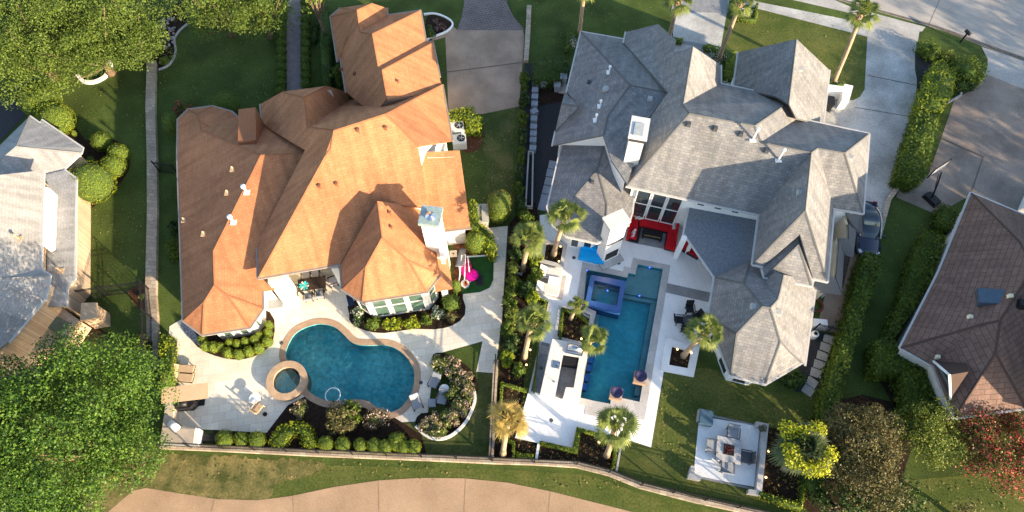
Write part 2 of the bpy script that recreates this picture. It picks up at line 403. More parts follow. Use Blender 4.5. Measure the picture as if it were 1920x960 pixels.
    # walls
    if walls:
        nxt = {a: b for a, b in bnd}; st = bnd[0][0]; loop = [st]
        while nxt[loop[-1]] != st and len(loop) < 200: loop.append(nxt[loop[-1]])
        pl = [(X[n].x, X[n].y) for n in loop]; ins = offset(pl, -over)
        mb = MB(); N = len(ins)
        vs = [(x, y, base) for x, y in ins]+[(x, y, X[loop[i]].z-thick-.01) for i, (x, y) in enumerate(ins)]
        sk = set(skip.split()); fs = [(i, (i+1) % N, N+(i+1) % N, N+i) for i in range(N) if loop[i]+'-'+loop[(i+1) % N] not in sk and loop[(i+1) % N]+'-'+loop[i] not in sk]; mb.add(vs, fs)
        mb.build('wall', wmat, house)
        WALLS[house.name] = WALLS.get(house.name, {}); WALLS[house.name].update({loop[i]: ins[i] for i in range(N)})
    return X
WALLS = {}
def windows(house, a, b, n, z0, z1, rows=1, margin=.3, gap=.25, frame=WHITE, glass=GLASS, proud=.03, u0=0, u1=1, cols=1):
    """n windows along the wall between wall corners a and b"""
    A = Vector(WALLS[house.name][a]) if isinstance(a, str) else Vector(a); B = Vector(WALLS[house.name][b]) if isinstance(b, str) else Vector(b)
    A, B = A+(B-A)*u0, A+(B-A)*u1
    d = (B-A); L = d.length; d = d/L; o = Vector((d.y, -d.x)); rz = math.atan2(d.y, d.x)
    w = (L-2*margin-(n-1)*gap)/n
    for i in range(n):
        c = A+d*(margin+w/2+i*(w+gap)); fr = MB(); t = .07
        for s in (-1, 1):
            q = c+d*s*(w/2-t/2)+o*proud; fr.box(q.x, q.y, (z0+z1)/2, t, .08, z1-z0, rz)
        zs = [z0+(z1-z0)*k/rows for k in range(rows+1)]
        for z in zs:
            q = c+o*proud; fr.box(q.x, q.y, min(max(z, z0+t/2), z1-t/2), w-2*t-.004, .078, t, rz)
        for k in range(1, cols):
            q = c+d*(w*(k/cols-.5))+o*proud; fr.box(q.x, q.y, (z0+z1)/2, t*.7, .07, z1-z0-.2, rz)
        f = fr.build('window', frame, house); q = c+o*(proud-.015)
        MB().box(q.x, q.y, (z0+z1)/2, w-2*t-.01, .03, z1-z0-2*t-.01, rz).build('pane', glass, f)
def house(name, label, px, py):
    return empty(name, (0, 0, 0), 0, label, 'house')
def vent_pipe(h, px, py, hgt=.5, r=.07, m=WHITE, lean=0):
    p = roof_hit(h.name, px, py); mb = MB().tube([p-Vector((0, 0, .1)), p+Vector((0, 0, hgt))], [r, r], 10)
    mb.lathe(p.x, p.y, [(r*2, p.z+hgt-.02), (r*2, p.z+hgt+.1), (.01, p.z+hgt+.16)], 12)
    mb.box(p.x, p.y, p.z+.02, .4, .4, .05)
    return mb.build('roof_vent', m, h)
def vent_box(h, px, py, s=.28, m=DGREY, hz=.18):
    p = roof_hit(h.name, px, py); return MB().box(p.x, p.y, p.z+hz/2-.03, s, s, hz+.12, -.2, taper=.85).build('roof_vent', m, h)
def chimney(h, base, ztop, sx, sy, rz, m, capm, cap=.12, z0=0):
    x, y = base
    c = MB().box(x, y, (ztop+z0)/2, sx, sy, ztop-z0, rz).build('chimney', m, h)
    MB().box(x, y, ztop+cap/2+.002, sx+.25, sy+.25, cap, rz).build('chimney_cap', capm, c)
    return c
# ---------------------------------------------------------------- foliage
def leafmesh(name, C, Nn, size, m, parent=None, core=None, up=.35, spread=.9, aspect=.7):
    n = len(C); A = RNG.normal(size=(n, 3))*spread+Nn; A[:, 2] += up; A /= np.linalg.norm(A, axis=1)[:, None]+1e-9
    T = RNG.normal(size=(n, 3)); T -= (T*A).sum(1)[:, None]*A; T /= np.linalg.norm(T, axis=1)[:, None]+1e-9; B = np.cross(A, T)
    s = size*RNG.uniform(.6, 1.3, n)[:, None]
    v = np.stack([C-T*s*.5, C-B*s*aspect*.5+A*s*.06, C+T*s*.5, C+B*s*aspect*.5+A*s*.06], 1).reshape(-1, 3)
    nc = 0; cf = []
    if core:
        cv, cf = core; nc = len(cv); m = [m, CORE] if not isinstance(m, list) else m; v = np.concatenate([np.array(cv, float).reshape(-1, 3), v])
    me = bpy.data.meshes.new(name); me.vertices.add(len(v)); me.vertices.foreach_set('co', v.astype(np.float32).ravel())
    ct = [len(f) for f in cf]; loops = [i for f in cf for i in f]
    tot = len(loops)+4*n; me.loops.add(tot); me.polygons.add(len(cf)+n)
    li = np.concatenate([np.array(loops, int), nc+np.arange(4*n)]).astype(np.int32)
    me.loops.foreach_set('vertex_index', li)
    st = np.concatenate([np.cumsum([0]+ct)[:-1] if cf else np.array([], int), len(loops)+4*np.arange(n)]).astype(np.int32)
    me.polygons.foreach_set('loop_start', st); me.polygons.foreach_set('material_index', [1]*len(cf)+[0]*n); me.update(calc_edges=True)
    return link(name, me, m, parent)
def sphere_pts(n, zmin=-.5):
    z = RNG.uniform(zmin, 1, n); a = RNG.uniform(0, 2*math.pi, n); r = np.sqrt(1-z*z)
    return np.stack([r*np.cos(a), r*np.sin(a), z], 1)
def ico(cx, cy, cz, rx, ry, rz, sub=2, jit=.05):
    import bmesh
    b = bmesh.new(); bmesh.ops.create_icosphere(b, subdivisions=sub, radius=1)
    vs = []
    for v in b.verts:
        k = 1+random.uniform(-jit, jit); vs.append((cx+v.co.x*rx*k, cy+v.co.y*ry*k, max(0.0, cz+v.co.z*rz*k)))
    fs = [tuple(v.index for v in f.verts) for f in b.faces]; b.free(); return vs, fs
SHC = {}
def shrub(px, py, r, label, m=L_BOX, hr=.9, group=None, cat='shrub', name='round_shrub', lf=.08, dens=190, z=0, ry=None, lump=.03, share=False, sub=2, h=None):
    """round clipped shrub; px,py of the middle of its visible ball, radius r in pixels"""
    hz0 = 0
    p = P(px, py, z); sc = FOC/((P(px, py)-Vector((0, 0, CH))).length)
    rr = r/sc; hh = h or rr*hr; p = P(px, py, z+hh*.9)
    key = (m.name, round(rr, 1), round(hh, 1), lf, dens)
    if share and key in SHC:
        o = SHC[key].copy(); COL.objects.link(o)
    else:
        N = int(dens*7*rr*rr+100); u = sphere_pts(N, -.85); k = 1+lump*np.sin(u[:, :1]*5+3)*np.cos(u[:, 1:2]*6)+RNG.normal(0, .025, (N, 1))
        c = u*np.array([rr, rr if not ry else rr*ry, hh])*k+np.array([0, 0, hh*.9]); c[:, 2] = np.maximum(c[:, 2], .02)
        o = leafmesh(name, c, u*1.6, lf, m, None, ico(0, 0, hh*.9, rr*.92, rr*.92*(ry or 1), hh*.92, sub, .03), up=.1, spread=.7)
        if share: SHC[key] = o
    o.location = (p.x, p.y, z); o.rotation_euler[2] = random.uniform(0, 6.28)
    if ry: o.rotation_euler[2] = 0
    return tag(o, label, cat, group)
def hedge(pxs, h, label, m=L_HEDGE, name='hedge', lf=.14, dens=120, group=None, cat='hedge', z0=0, rough=.17, sm=0, parent=None, pz=None):
    """clipped hedge: its top outline in photo pixels at height h"""
    pl = [P2(x, y, h if pz is None else pz) for x, y in pxs]
    if sm: pl = smoothp(pl, sm)
    if area(pl) < 0: pl = pl[::-1]
    thin = abs(area(pl))/max(.1, sum((Vector(pl[i])-Vector(pl[i-1])).length for i in range(len(pl)))) < .35; ins = offset(pl, -.03 if thin else -.12); mb = MB().prism(ins, z0, h-(.05 if thin else .12))
    xs = [p[0] for p in pl]; ys = [p[1] for p in pl]; A = area(pl)
    pts = []; nrm = []
    bb = (max(xs)-min(xs))*(max(ys)-min(ys)); n = int(bb*dens)
    X = RNG.uniform(min(xs), max(xs), n); Y = RNG.uniform(min(ys), max(ys), n); ok = np.zeros(n, bool)
    for i in range(len(pl)):
        x1, y1 = pl[i]; x2, y2 = pl[(i+1) % len(pl)]
        c = ((y1 > Y) != (y2 > Y)); xi = (x2-x1)*(Y-y1)/((y2-y1) if y2 != y1 else 1e-9)+x1; ok ^= c & (X < xi)
    X, Y = X[ok], Y[ok]
    Z = h+RNG.normal(0, rough*.5, len(X))+rough*np.sin(X*2.1)*np.cos(Y*1.7)
    C = [np.stack([X, Y, Z], 1)]; NN = [np.tile([0, 0, 1.5], (len(X), 1))]
    for i in range(len(pl)):
        a = np.array(pl[i]); b = np.array(pl[(i+1) % len(pl)]); L = np.linalg.norm(b-a)
        if L < 1e-4: continue
        k = int(L*(h-z0)*dens); t = RNG.uniform(0, 1, k)[:, None]; nn = np.array([(b-a)[1], -(b-a)[0]])/L
        q = a+(b-a)*t+nn*RNG.normal(-.04, rough*.6, (k, 1)); zz = RNG.uniform(z0, h, (k, 1))
        C.append(np.concatenate([q, zz], 1)); NN.append(np.tile([nn[0]*1.5, nn[1]*1.5, .2], (k, 1)))
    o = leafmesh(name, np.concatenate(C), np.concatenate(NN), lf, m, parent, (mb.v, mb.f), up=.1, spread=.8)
    return tag(o, label, cat, group) if not parent else o
def bush(px, py, rx, ry, label, m=L_HEDGE, h=1.2, lf=.14, clumps=10, per=70, name='bush', cat='bush', group=None, rz=0, z=0, cr=.38):
    """loose bush of leaf clumps; radii in pixels"""
    sc = FOC/((P(px, py)-Vector((0, 0, CH))).length); a = rx/sc; b = ry/sc*1.12; base = P(px, py, z+h*.6)
    C = []; NN = []; ca, sa = math.cos(rz), math.sin(rz)
    for i in range(clumps):
        t = random.uniform(0, 6.28); q = math.sqrt(random.random())*.8; r = cr*min(a, b, h*1.3)*random.uniform(.8, 1.3)
        x, y = a*q*math.cos(t), b*q*math.sin(t); x, y = x*ca-y*sa, x*sa+y*ca
        zc = z+max(r*.6, h*(1-.5*q*q)-r+random.uniform(-.1, .1)*h)
        u = sphere_pts(per, -.9); C.append(u*r*RNG.uniform(.7, 1.1, (per, 1))+[x, y, zc]); NN.append(u*1.2)
    u = sphere_pts(clumps*per//3, -.4); C.append(u*[a*.8, b*.8, h*.75]*RNG.uniform(.5, 1, (len(u), 1))+[0, 0, z]); NN.append(u)
    C = np.concatenate(C); C[:, 2] = np.maximum(C[:, 2], z+.02)
    cv = ico(0, 0, z+h*.35, a*.62, b*.62, h*.4, 1, .15)
    o = leafmesh(name, C, np.concatenate(NN), lf, m, None, cv, up=.3, spread=.8); o.location = (base.x, base.y, 0)
    return tag(o, label, cat, group)
def tree(px, py, rpx, label, m=L_OAK, ztop=9, zc=5.5, clumps=90, per=120, lf=.16, name='tree', group=None, trunk=BARK, cr=1.0, flat=.75, ry=1.0, base=None, zmin=-.35, shell=.62, cat='tree'):
    """crown centre in pixels at height zc; radius in pixels"""
    c = P(px, py, zc); sc = FOC/((c-Vector((0, 0, CH))).length); R = rpx/sc; hz = ztop-zc
    b = base or (c.x+random.uniform(-.3, .3), c.y+random.uniform(-.3, .3))
    t = empty(name, (b[0], b[1], 0), 0, label, cat, group)
    C = []; NN = []; cen = []
    for i in range(clumps):
        u = sphere_pts(1, zmin)[0]; k = random.uniform(shell, .95)
        k *= 1+.16*math.sin(3*math.atan2(u[1], u[0])+px)+.08*math.sin(7*math.atan2(u[1], u[0])+py)
        p = np.array([u[0]*R*k, u[1]*R*k*ry, u[2]*hz*k*(1 if u[2] > 0 else flat)])+[c.x-b[0], c.y-b[1], zc]
        r = cr*random.uniform(.65, 1.25); cen.append(p); n = int(per*r*r)
        w = sphere_pts(n, -.8); w[:, 2] *= .75
        C.append(w*r*RNG.uniform(.65, 1.08, (n, 1))+p); NN.append(w*1.1)
    C = np.concatenate(C); NN = np.concatenate(NN)
    leafmesh('crown', C, NN, lf, m, t, None, up=.35, spread=.85)
    mb = MB(); tr = .05*R+.1; fork = max(1.0, zc-hz*.8)
    mb.tube([(0, 0, 0), (.1, .05, fork*.5), (0, 0, fork), ((c.x-b[0])*.6, (c.y-b[1])*.6, zc)], [tr*1.3, tr, tr*.8, tr*.35], 9)
    for p in random.sample(cen, min(12, len(cen))):
        mid = (p*.5+np.array([0, 0, fork])*.5)+[0, 0, -.2]
        mb.tube([(0, 0, fork*.95), tuple(mid), tuple(p)], [tr*.45, tr*.25, tr*.08], 5)
    mb.build('trunk', trunk, t, True)
    return t
def palm(bx, by, cx, cy, h, label, fr=1.5, nf=26, m=L_PALM, group='palm trees around the grey roofed house', r=.17, name='palm_tree', dead=False, z=0):
    B = P(bx, by, z); T = P(cx, cy, h)-Vector((B.x, B.y, 0)); t = empty(name, (B.x, B.y, z), 0, label, 'palm tree', group)
    T.z -= z; pts = []; n = 9
    for i in range(n):
        k = i/(n-1); q = k**1.25; pts.append((T.x*q, T.y*q, T.z*k))
    MB().tube(pts, [r*1.5, r*1.15]+[r]*(n-4)+[r*.95, r*1.15], 10).build('trunk', PBARK, t, True)
    # boot of old leaf bases under the crown
    V = []; Fc = []; fr *= .92
    nf = int(nf*.8)
    for i in range(nf):
        az = i*2.39996+random.uniform(-.3, .3); el = 1.45-2.1*(i/nf)+random.uniform(-.2, .2)
        L = fr*random.uniform(.30, .62); d = Vector((math.cos(az)*math.cos(el), math.sin(az)*math.cos(el), math.sin(el)))
        side = Vector((-math.sin(az), math.cos(az), 0)); upv = side.cross(d)*-1
        o = Vector(T)+Vector((0, 0, .05)); e = o+d*L
        k = len(V); V += [o-side*.02, o+side*.02, e+side*.02, e-side*.02]; Fc.append((k, k+1, k+2, k+3))
        nb = 15; R = fr*random.uniform(.55, .80)
        for j in range(nb):
            a = (j/(nb-1)-.5)*2.2; dr = d*math.cos(a)+side*math.sin(a)
            fold = abs(a)*.10+.12*(j % 2)
            rr = R*(1-.14*abs(a))*random.uniform(.85, 1.05)
            tip = e+dr*rr+Vector((0, 0, -1))*rr*(.30+.15*random.random())+upv*fold*.3; md = e+dr*rr*.55+Vector((0, 0, -1))*rr*.07
            w = dr.cross(upv).normalized()*rr*.055; k = len(V); V += [e, md+w, tip, md-w]; Fc.append((k, k+1, k+2, k+3))
    for i in range(70):
        a = random.uniform(0, 6.28); q = random.uniform(.05, .42)*fr*.6; c = Vector(T)+Vector((q*math.cos(a), q*math.sin(a), .12+random.uniform(0, .25))); d = Vector((math.cos(a), math.sin(a), random.uniform(-.2, .9))).normalized(); w = Vector((-math.sin(a), math.cos(a), random.uniform(-.6, .6)))*.035; k = len(V); V += [c-d*.22, c+w, c+d*.26, c-w]; Fc.append((k, k+1, k+2, k+3))
    me = bpy.data.meshes.new('fronds'); me.from_pydata([tuple(v) for v in V], [], Fc); me.update(); link('fronds', me, m, t)
    mb = MB()
    for i in range(16):
        az = i*2.4; d = Vector((math.cos(az), math.sin(az), 0)); o = Vector(T); mb.tube([o-Vector((0, 0, .45))+d*r*.8, o+d*r*1.9+Vector((0, 0, .02))], [.05, .03], 4)
    mb.build('frond_bases', PBARK, t)
    return t
def bedding(pxs, label, m=L_BED, lv=.3, step=.42, r=.13, name='bedding_plants', per=9, z=0, lf=.11):
    pl = [P2(x, y) for x, y in pxs]; xs = [p[0] for p in pl]; ys = [p[1] for p in pl]; C = []; NN = []
    def inside(x, y):
        c = False
        for i in range(len(pl)):
            x1, y1 = pl[i]; x2, y2 = pl[i-1]
            if (y1 > y) != (y2 > y) and x < (x2-x1)*(y-y1)/(y2-y1)+x1: c = not c
        return c
    x = min(xs); row = 0
    while x < max(xs):
        y = min(ys)+(row % 2)*step/2
        while y < max(ys):
            qx, qy = x+random.uniform(-.05, .05), y+random.uniform(-.05, .05)
            if inside(qx, qy) and random.random() < .93:
                u = sphere_pts(per, .1); C.append(u*r+[qx, qy, z+.08]); NN.append(u)
            y += step
        x += step*.87; row += 1
    o = leafmesh(name, np.concatenate(C), np.concatenate(NN), lf, m); return tag(o, label, None, None, 'stuff')
# ================================================================= LARGE STRUCTURE
# pools first: their holes are cut in the ground and paving
POOL1 = smoothp([(536, 667), (542, 644), (556, 624), (580, 612), (603, 608), (626, 613), (644, 627), (658, 641), (673, 647), (697, 648), (725, 648), (746, 656), (763, 671), (775, 691), (777, 710), (772, 735), (760, 755), (746, 768), (725, 773), (708, 764), (690, 753), (670, 749), (645, 751), (618, 752), (597, 745), (580, 734), (566, 714), (548, 690)], 5)
POOL2 = [(1100, 506), (1176, 521), (1178.5, 512), (1191, 515), (1196, 496), (1242.5, 505), (1199, 754), (1163, 746), (1160, 733), (1147, 731), (1144, 759), (1088, 746), (1112, 610), (1118, 585), (1094, 573)]
w1 = [P2(*p) for p in POOL1]; w2 = [P2(*p) for p in POOL2]
cop1 = offset(w1, .42)
g = 260
flat_mesh('ground', [(-g, -g*.6), (g, -g*.6), (g, g*1.6), (-g, g*1.6)], [cop1, offset(w2, .05)], 0, GRASS, 'lawn grass that runs between and beyond the houses')
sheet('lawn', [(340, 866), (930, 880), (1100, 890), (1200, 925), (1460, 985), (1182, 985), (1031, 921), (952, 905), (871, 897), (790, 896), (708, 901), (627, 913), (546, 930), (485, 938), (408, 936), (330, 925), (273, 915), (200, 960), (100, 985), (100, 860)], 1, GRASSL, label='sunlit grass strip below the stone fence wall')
sheet('lawn', [(295, 850), (560, 862), (610, 868), (585, 890), (520, 905), (500, 938), (408, 937), (273, 916), (215, 965), (150, 975), (160, 850)], 2, DRY, sm=2, rag=4, label='dry straw coloured patch of grass beside the path')
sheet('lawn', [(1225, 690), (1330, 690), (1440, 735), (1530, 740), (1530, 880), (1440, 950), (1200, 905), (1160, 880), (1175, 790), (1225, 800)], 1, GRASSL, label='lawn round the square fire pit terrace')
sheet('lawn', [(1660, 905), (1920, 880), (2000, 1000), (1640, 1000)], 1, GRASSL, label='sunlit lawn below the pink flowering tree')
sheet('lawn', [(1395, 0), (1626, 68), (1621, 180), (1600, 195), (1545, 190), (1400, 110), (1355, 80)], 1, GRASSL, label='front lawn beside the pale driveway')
sheet('lawn', [(905, 225), (965, 205), (962, 400), (915, 400)], 1, GRASSW, rag=5, label='worn side lawn next to the orange roofed house')
sheet('lawn', [(730, 795), (800, 790), (830, 825), (893, 700), (928, 700), (922, 862), (735, 853)], 3, GRASSW, rag=1.5, label='corner lawn behind the curved rose bed')
road = [(1500, -60), (1560, -3), (1647, 22), (1740, 49), (1790, 66), (1840, 86), (1920, 116), (2060, 170), (2060, -60)]
STREET = mat('street_concrete', (.34, .315, .285), .85, .10, .35, .2, 30, sc2=9, var2=.12)
sheet('street', road, 2, STREET, label='pale concrete street across the top right corner')
GUT = mat('gutter_dirt', (.13, .11, .09), .9, .3, 3, .2)
sheet('street_gutter', [(1560, -4), (1647, 21.5), (1740, 48), (1840, 85), (1920, 115), (2060, 169), (2060, 160), (1920, 108), (1840, 79), (1790, 60), (1742, 44), (1647, 18), (1560, -7)], 3, GUT)
sheet('sidewalk', [(1395, -6), (1418, 3), (1634, 46), (1626, 69), (1418, 16), (1380, 4)], 3, CONCL)
sheet('sidewalk', [(1390, -24), (1500, 0), (1560, -2), (1634, 30), (1634, 34), (1400, -20)], 2, CONC)
sheet('driveway', [(1634, 24), (1735, 51), (1728, 60), (1721, 76), (1716, 97), (1626, 70)], 4, CONC, label='grey driveway apron between street and pale driveway')
sheet('driveway', [(1626, 70), (1716, 97), (1715, 130), (1719, 150), (1717, 190), (1710, 217), (1690, 290), (1680, 320), (1670, 360), (1657, 410), (1645, 470), (1540, 560), (1530, 400), (1545, 190), (1600, 188), (1612, 182), (1621, 168)], 3, CONCL, label='pale concrete driveway right of the grey roofed house')
sheet('driveway', [(1840, 88), (1930, 118), (2060, 168), (2060, 220), (1920, 168), (1846, 138), (1852, 112)], 4, CONC, label='grey driveway apron at the right edge')
sheet('driveway', [(1846, 138), (1920, 168), (2060, 220), (2060, 420), (1890, 420), (1822, 365), (1755, 402), (1680, 370), (1690, 345), (1740, 330), (1790, 185), (1830, 165)], 3, AGGD, label='brown exposed aggregate drive with the basketball hoop')
sheet('curb', [(1657, 412), (1672, 362), (1687, 310), (1712, 215), (1705, 212), (1680, 305), (1665, 360), (1648, 412), (1640, 470), (1648, 470)], 6, CONCL)
sheet('lawn', [(1722, 72), (1732, 60), (1760, 60), (1800, 77), (1835, 92), (1850, 108), (1850, 130), (1838, 152), (1820, 170), (1795, 178), (1775, 195), (1740, 250), (1712, 217), (1722, 190)], 5, GRASS, sm=3, label='grass island at the driveway mouth')
sheet('gravel_bed', [(1715, 100), (1745, 108), (1750, 150), (1735, 190), (1718, 190), (1720, 150)], 6, DARK)
sheet('walkway', [(1275, -20), (1372, -20), (1362, 28), (1352, 85), (1350, 120), (1262, 100), (1262, 60)], 2, CONCL, label='pale front walk up to the grey roofed house')
sheet('step', [(1262, -2), (1364, -2), (1364, 25), (1258, 22)], 4, SLATE)
sheet('step', [(1268, 74), (1352, 88), (1351, 95), (1266, 80)], 4, SLATE)
drv = [(835, 70), (800, 80), (828, 62), (848, 48), (857, 56), (981, 57), (983, 70), (979, 130), (973, 200), (905, 214), (880, 214), (842, 230)]
sheet('driveway', drv, 3, AGG, label='tan concrete court right of the orange roofed house')
sheet('driveway', [(857, 57), (866, 30), (870, 8), (870, -60), (948, -60), (950, 5), (962, 30), (984, 57)], 4, COBBLE, label='cobbled driveway at the top')
JOINT = mat('joint', (.10, .08, .06), .9)
sheet('driveway_joint', [(826, 136.5), (978, 117), (978, 118.2), (826, 137.7)], 6, JOINT)
sheet('driveway_joint', [(1740, 50), (1769, -20), (1770, -20), (1740.8, 50)], 4, JOINT)
sheet('driveway_joint', [(1626, 141), (1719, 160), (1719, 161), (1626, 142)], 6, JOINT)
sheet('driveway_joint', [(1750, 250), (1760, 257), (1845, 294), (1843, 295.5), (1758, 258), (1748, 251)], 6, JOINT)
sheet('driveway_joint', [(1844, 294), (1820, 365), (1818.5, 365), (1842.5, 294)], 6, JOINT)
sheet('driveway_joint', [(1602, 201), (1602, 202), (1709, 220), (1709, 219)], 6, JOINT)
sheet('path', [(541, -30), (566, -30), (566, 0), (564, 60), (566, 110), (568, 175), (538, 175), (537, 110), (537, 60), (540, 20)], 3, mat('garden_path', (.20, .165, .165), .9, .15, 2, .3, 40), label='straight garden path between two rows of round shrubs')
sheet('path', [(-60, 1100), (100, 1010), (200, 962), (250, 920), (273, 915), (408, 936), (485, 938), (546, 930), (627, 913), (708, 901), (790, 896), (871, 897), (952, 905), (1031, 921), (1106, 940), (1182, 959), (1300, 1000), (1500, 1100)], 3, ROADP, label='curving tan concrete path along the bottom')
for a, b in (((402, 937), (392, 975)), ((549, 930), (551, 975)), ((709, 901), (711, 975)), ((873, 897), (869, 975)), ((1032, 921), (1026, 975))):
    sheet('path_joint', [a, b, (b[0]+.7, b[1]), (a[0]+.7, a[1])], 5, PJ)
# travertine terrace of the left garden
terr = [(318, 612), (345, 596), (420, 560), (500, 500), (640, 490), (700, 560), (850, 560), (890, 430), (952, 424), (946, 520), (941, 600), (928, 700), (893, 697), (905, 640), (815, 665), (812, 700), (800, 790), (745, 792), (700, 780), (560, 760), (510, 812), (375, 805), (340, 835), (305, 835)]
sheet('terrace', terr, 4, TRAV, [cop1], label='cream travertine terrace round the kidney shaped pool')
flat_mesh('pool_coping', offset(w1, .45), [w1], .045, PCOPE, 'curved tan coping round the kidney shaped pool')
mb = MB(); ow = offset(w1, .52); n = len(ow)
def basin(name, w, depth, m, shallow=()):
    mb = MB(); n = len(w); q = w if area(w) > 0 else w[::-1]
    mb.add([(x, y, .03) for x, y in q]+[(x, y, -depth) for x, y in q], [(i, n+i, n+(i+1) % n, (i+1) % n) for i in range(n)])
    tri = geometry.tessellate_polygon([[Vector((x, y, 0)) for x, y in q]])
    mb.add([(x, y, -depth) for x, y in q], [tuple(t) for t in tri])
    o = mb.build(name, m); o['kind'] = 'structure'; return o
PF1 = mat('pool_plaster_caustics', (.03, .42, .49), .7, .1, .35, 0, col2=(.22, .68, .66), sc2=4, var2=.4)  # pale mottling painted into the plaster imitates light rippling on the floor
PF2 = mat('pool_plaster_deep', (.03, .40, .50), .7, .15, .3, 0, col2=(.09, .55, .62), sc2=4, var2=.2)  # fainter painted light ripples over the teal
PSH = mat('pool_ledge_plaster', (.20, .36, .38), .7, .1, 1.5)
basin('pool_basin', w1, .9, PF1); basin('pool_basin', w2, .9, PF2)
WAT = water('pool_water', (.80, .96, .96), .05, 1.0, 3.2); WAT2 = water('pool_water_calm', (.80, .95, .97), .03, .45, 2.0)
flat_mesh('pool_water', w1, [], -.05, WAT, 'water of the kidney shaped pool'); flat_mesh('pool_water', w2, [], -.05, WAT2, 'water of the long angular pool')
sheet('mulch_bed', [(345, 601), (378, 627), (468, 613), (494, 580), (515, 600), (512, 640), (500, 655), (478, 668), (445, 675), (405, 668), (370, 650), (343, 612)], 6, MULCH, sm=2)
sheet('gravel_bed', [(343, 600), (352, 606), (378, 640), (378, 652), (350, 630), (339, 610)], 7, mat('river_rock', (.30, .31, .34), .8, .6, 9, .5, 20, sc2=22, var2=.5))
sheet('mulch_bed', [(655, 590), (670, 560), (840, 540), (868, 560), (872, 590), (850, 610), (815, 618), (775, 617), (720, 625), (685, 620), (660, 608)], 6, MULCH, sm=2)
sheet('mulch_bed', [(540, 760), (575, 742), (620, 757), (690, 765), (735, 780), (790, 815), (800, 852), (400, 838), (400, 806), (500, 812)], 6, MULCH)
sheet('mulch_bed', [(812, 665), (840, 665), (890, 700), (893, 750), (865, 800), (820, 825), (780, 800), (790, 775), (840, 770), (845, 720), (815, 690)], 6, MULCH, sm=3)
sheet('mulch_bed', [(850, 430), (900, 420), (925, 460), (920, 480), (870, 482), (868, 560), (850, 560)], 5, MULCHR)
sheet('artificial_turf', [(872, 483), (926, 480), (925, 525), (918, 540), (900, 548), (866, 552)], 7, TURF)
sheet('mulch_bed', [(1010, 410), (1000, 560), (985, 700), (968, 830), (1000, 870), (925, 865), (935, 720), (945, 560), (955, 420), (985, 380), (1005, 380)], 3, MULCH)
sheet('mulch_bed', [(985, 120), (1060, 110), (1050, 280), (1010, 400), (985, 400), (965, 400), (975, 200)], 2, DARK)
sheet('mulch_bed', [(1005, 140), (1060, 140), (1055, 190), (1010, 200)], 4, MULCH)
sheet('mulch_bed', [(60, 200), (110, 190), (160, 262), (215, 262), (240, 290), (243, 315), (225, 345), (190, 375), (165, 390), (140, 340), (60, 260)], 2, MULCH, sm=3)
sheet('mulch_bed', [(290, 60), (340, 0), (350, 40), (330, 75), (330, 100), (315, 122), (294, 132)], 2, MULCH, sm=3)
sheet('mulch_bed', [(145, 600), (185, 600), (190, 618), (215, 630), (212, 640), (150, 640)], 3, MULCH)
sheet('mulch_bed', [(238, 545), (275, 530), (280, 585), (262, 580), (246, 562)], 3, MULCHR)
sheet('mulch_bed', [(855, 255), (900, 240), (905, 262), (895, 282), (870, 285)], 3, MULCHR, sm=3)
sheet('mulch_bed', [(798, 40), (806, 28), (822, 27), (836, 34), (848, 46), (830, 62), (800, 74)], 5, MULCH, sm=2)
sheet('mulch_bed', [(1430, 800), (1500, 810), (1500, 940), (1425, 925)], 3, MULCH)
sheet('mulch_bed', [(1530, 760), (1700, 760), (1690, 900), (1560, 960), (1500, 940)], 2, MULCH, sm=2)
sheet('mulch_bed', [(1640, 640), (1690, 655), (1760, 690), (1790, 800), (1700, 800), (1640, 700)], 2, MULCH)
sheet('driveway', [(0, 185), (40, 195), (50, 215), (0, 265), (-80, 265), (-80, 185)], 3, mat('asphalt', (.035, .037, .045), .9, .15, 4, .2), label='dark drive at the left edge')
# side passages of the grey roofed house
sheet('walkway', [(1555, 520), (1602, 470), (1620, 470), (1610, 520), (1575, 625), (1530, 620)], 4, AGG, label='side walk behind the long hedge')
sheet('gravel_bed', [(1515, 625), (1560, 628), (1540, 735), (1490, 735), (1500, 680)], 4, DARK)
# white terrace
wt = [(1012, 404), (1012, 504), (1000, 563), (1029, 566), (1012, 642), (992, 735), (976, 817), (1012, 826), (1073, 840), (1081, 801), (1150, 818), (1187, 828), (1220.5, 839), (1253, 645), (1310, 655), (1345, 560), (1400, 470), (1410, 380), (1170, 340), (1090, 470), (1060, 440), (1030, 400)]
sheet('terrace', wt, 5, WHITEP, [offset(w2, .02)], label='white paved terrace round the long angular pool')
cp2 = [(1092, 492), (1167.6, 509.5), (1170, 500), (1182.5, 502.6), (1187, 484), (1256.6, 498), (1211, 773), (1085, 749), (1105, 640), (1111, 588), (1078, 580)]
flat_mesh('pool_coping', [P2(*p) for p in cp2], [w2], .055, COPE, 'grey stone coping round the long angular pool')
flat_mesh('paving_strip', [P2(*p) for p in [(1146, 760), (1142, 757), (1087, 747), (1085, 748.5), (1083, 757), (1098, 762), (1095, 777), (1140, 785), (1143, 775), (1208, 788), (1211, 773), (1200, 771)]], [], .049, COPE)
sheet('paving_strip', [(1249, 531), (1332, 549), (1328, 567), (1245, 548)], 7, GREYP)
sheet('paving_strip', [(1200, 419), (1264, 436), (1258, 470), (1197, 458)], 7, GREYP)
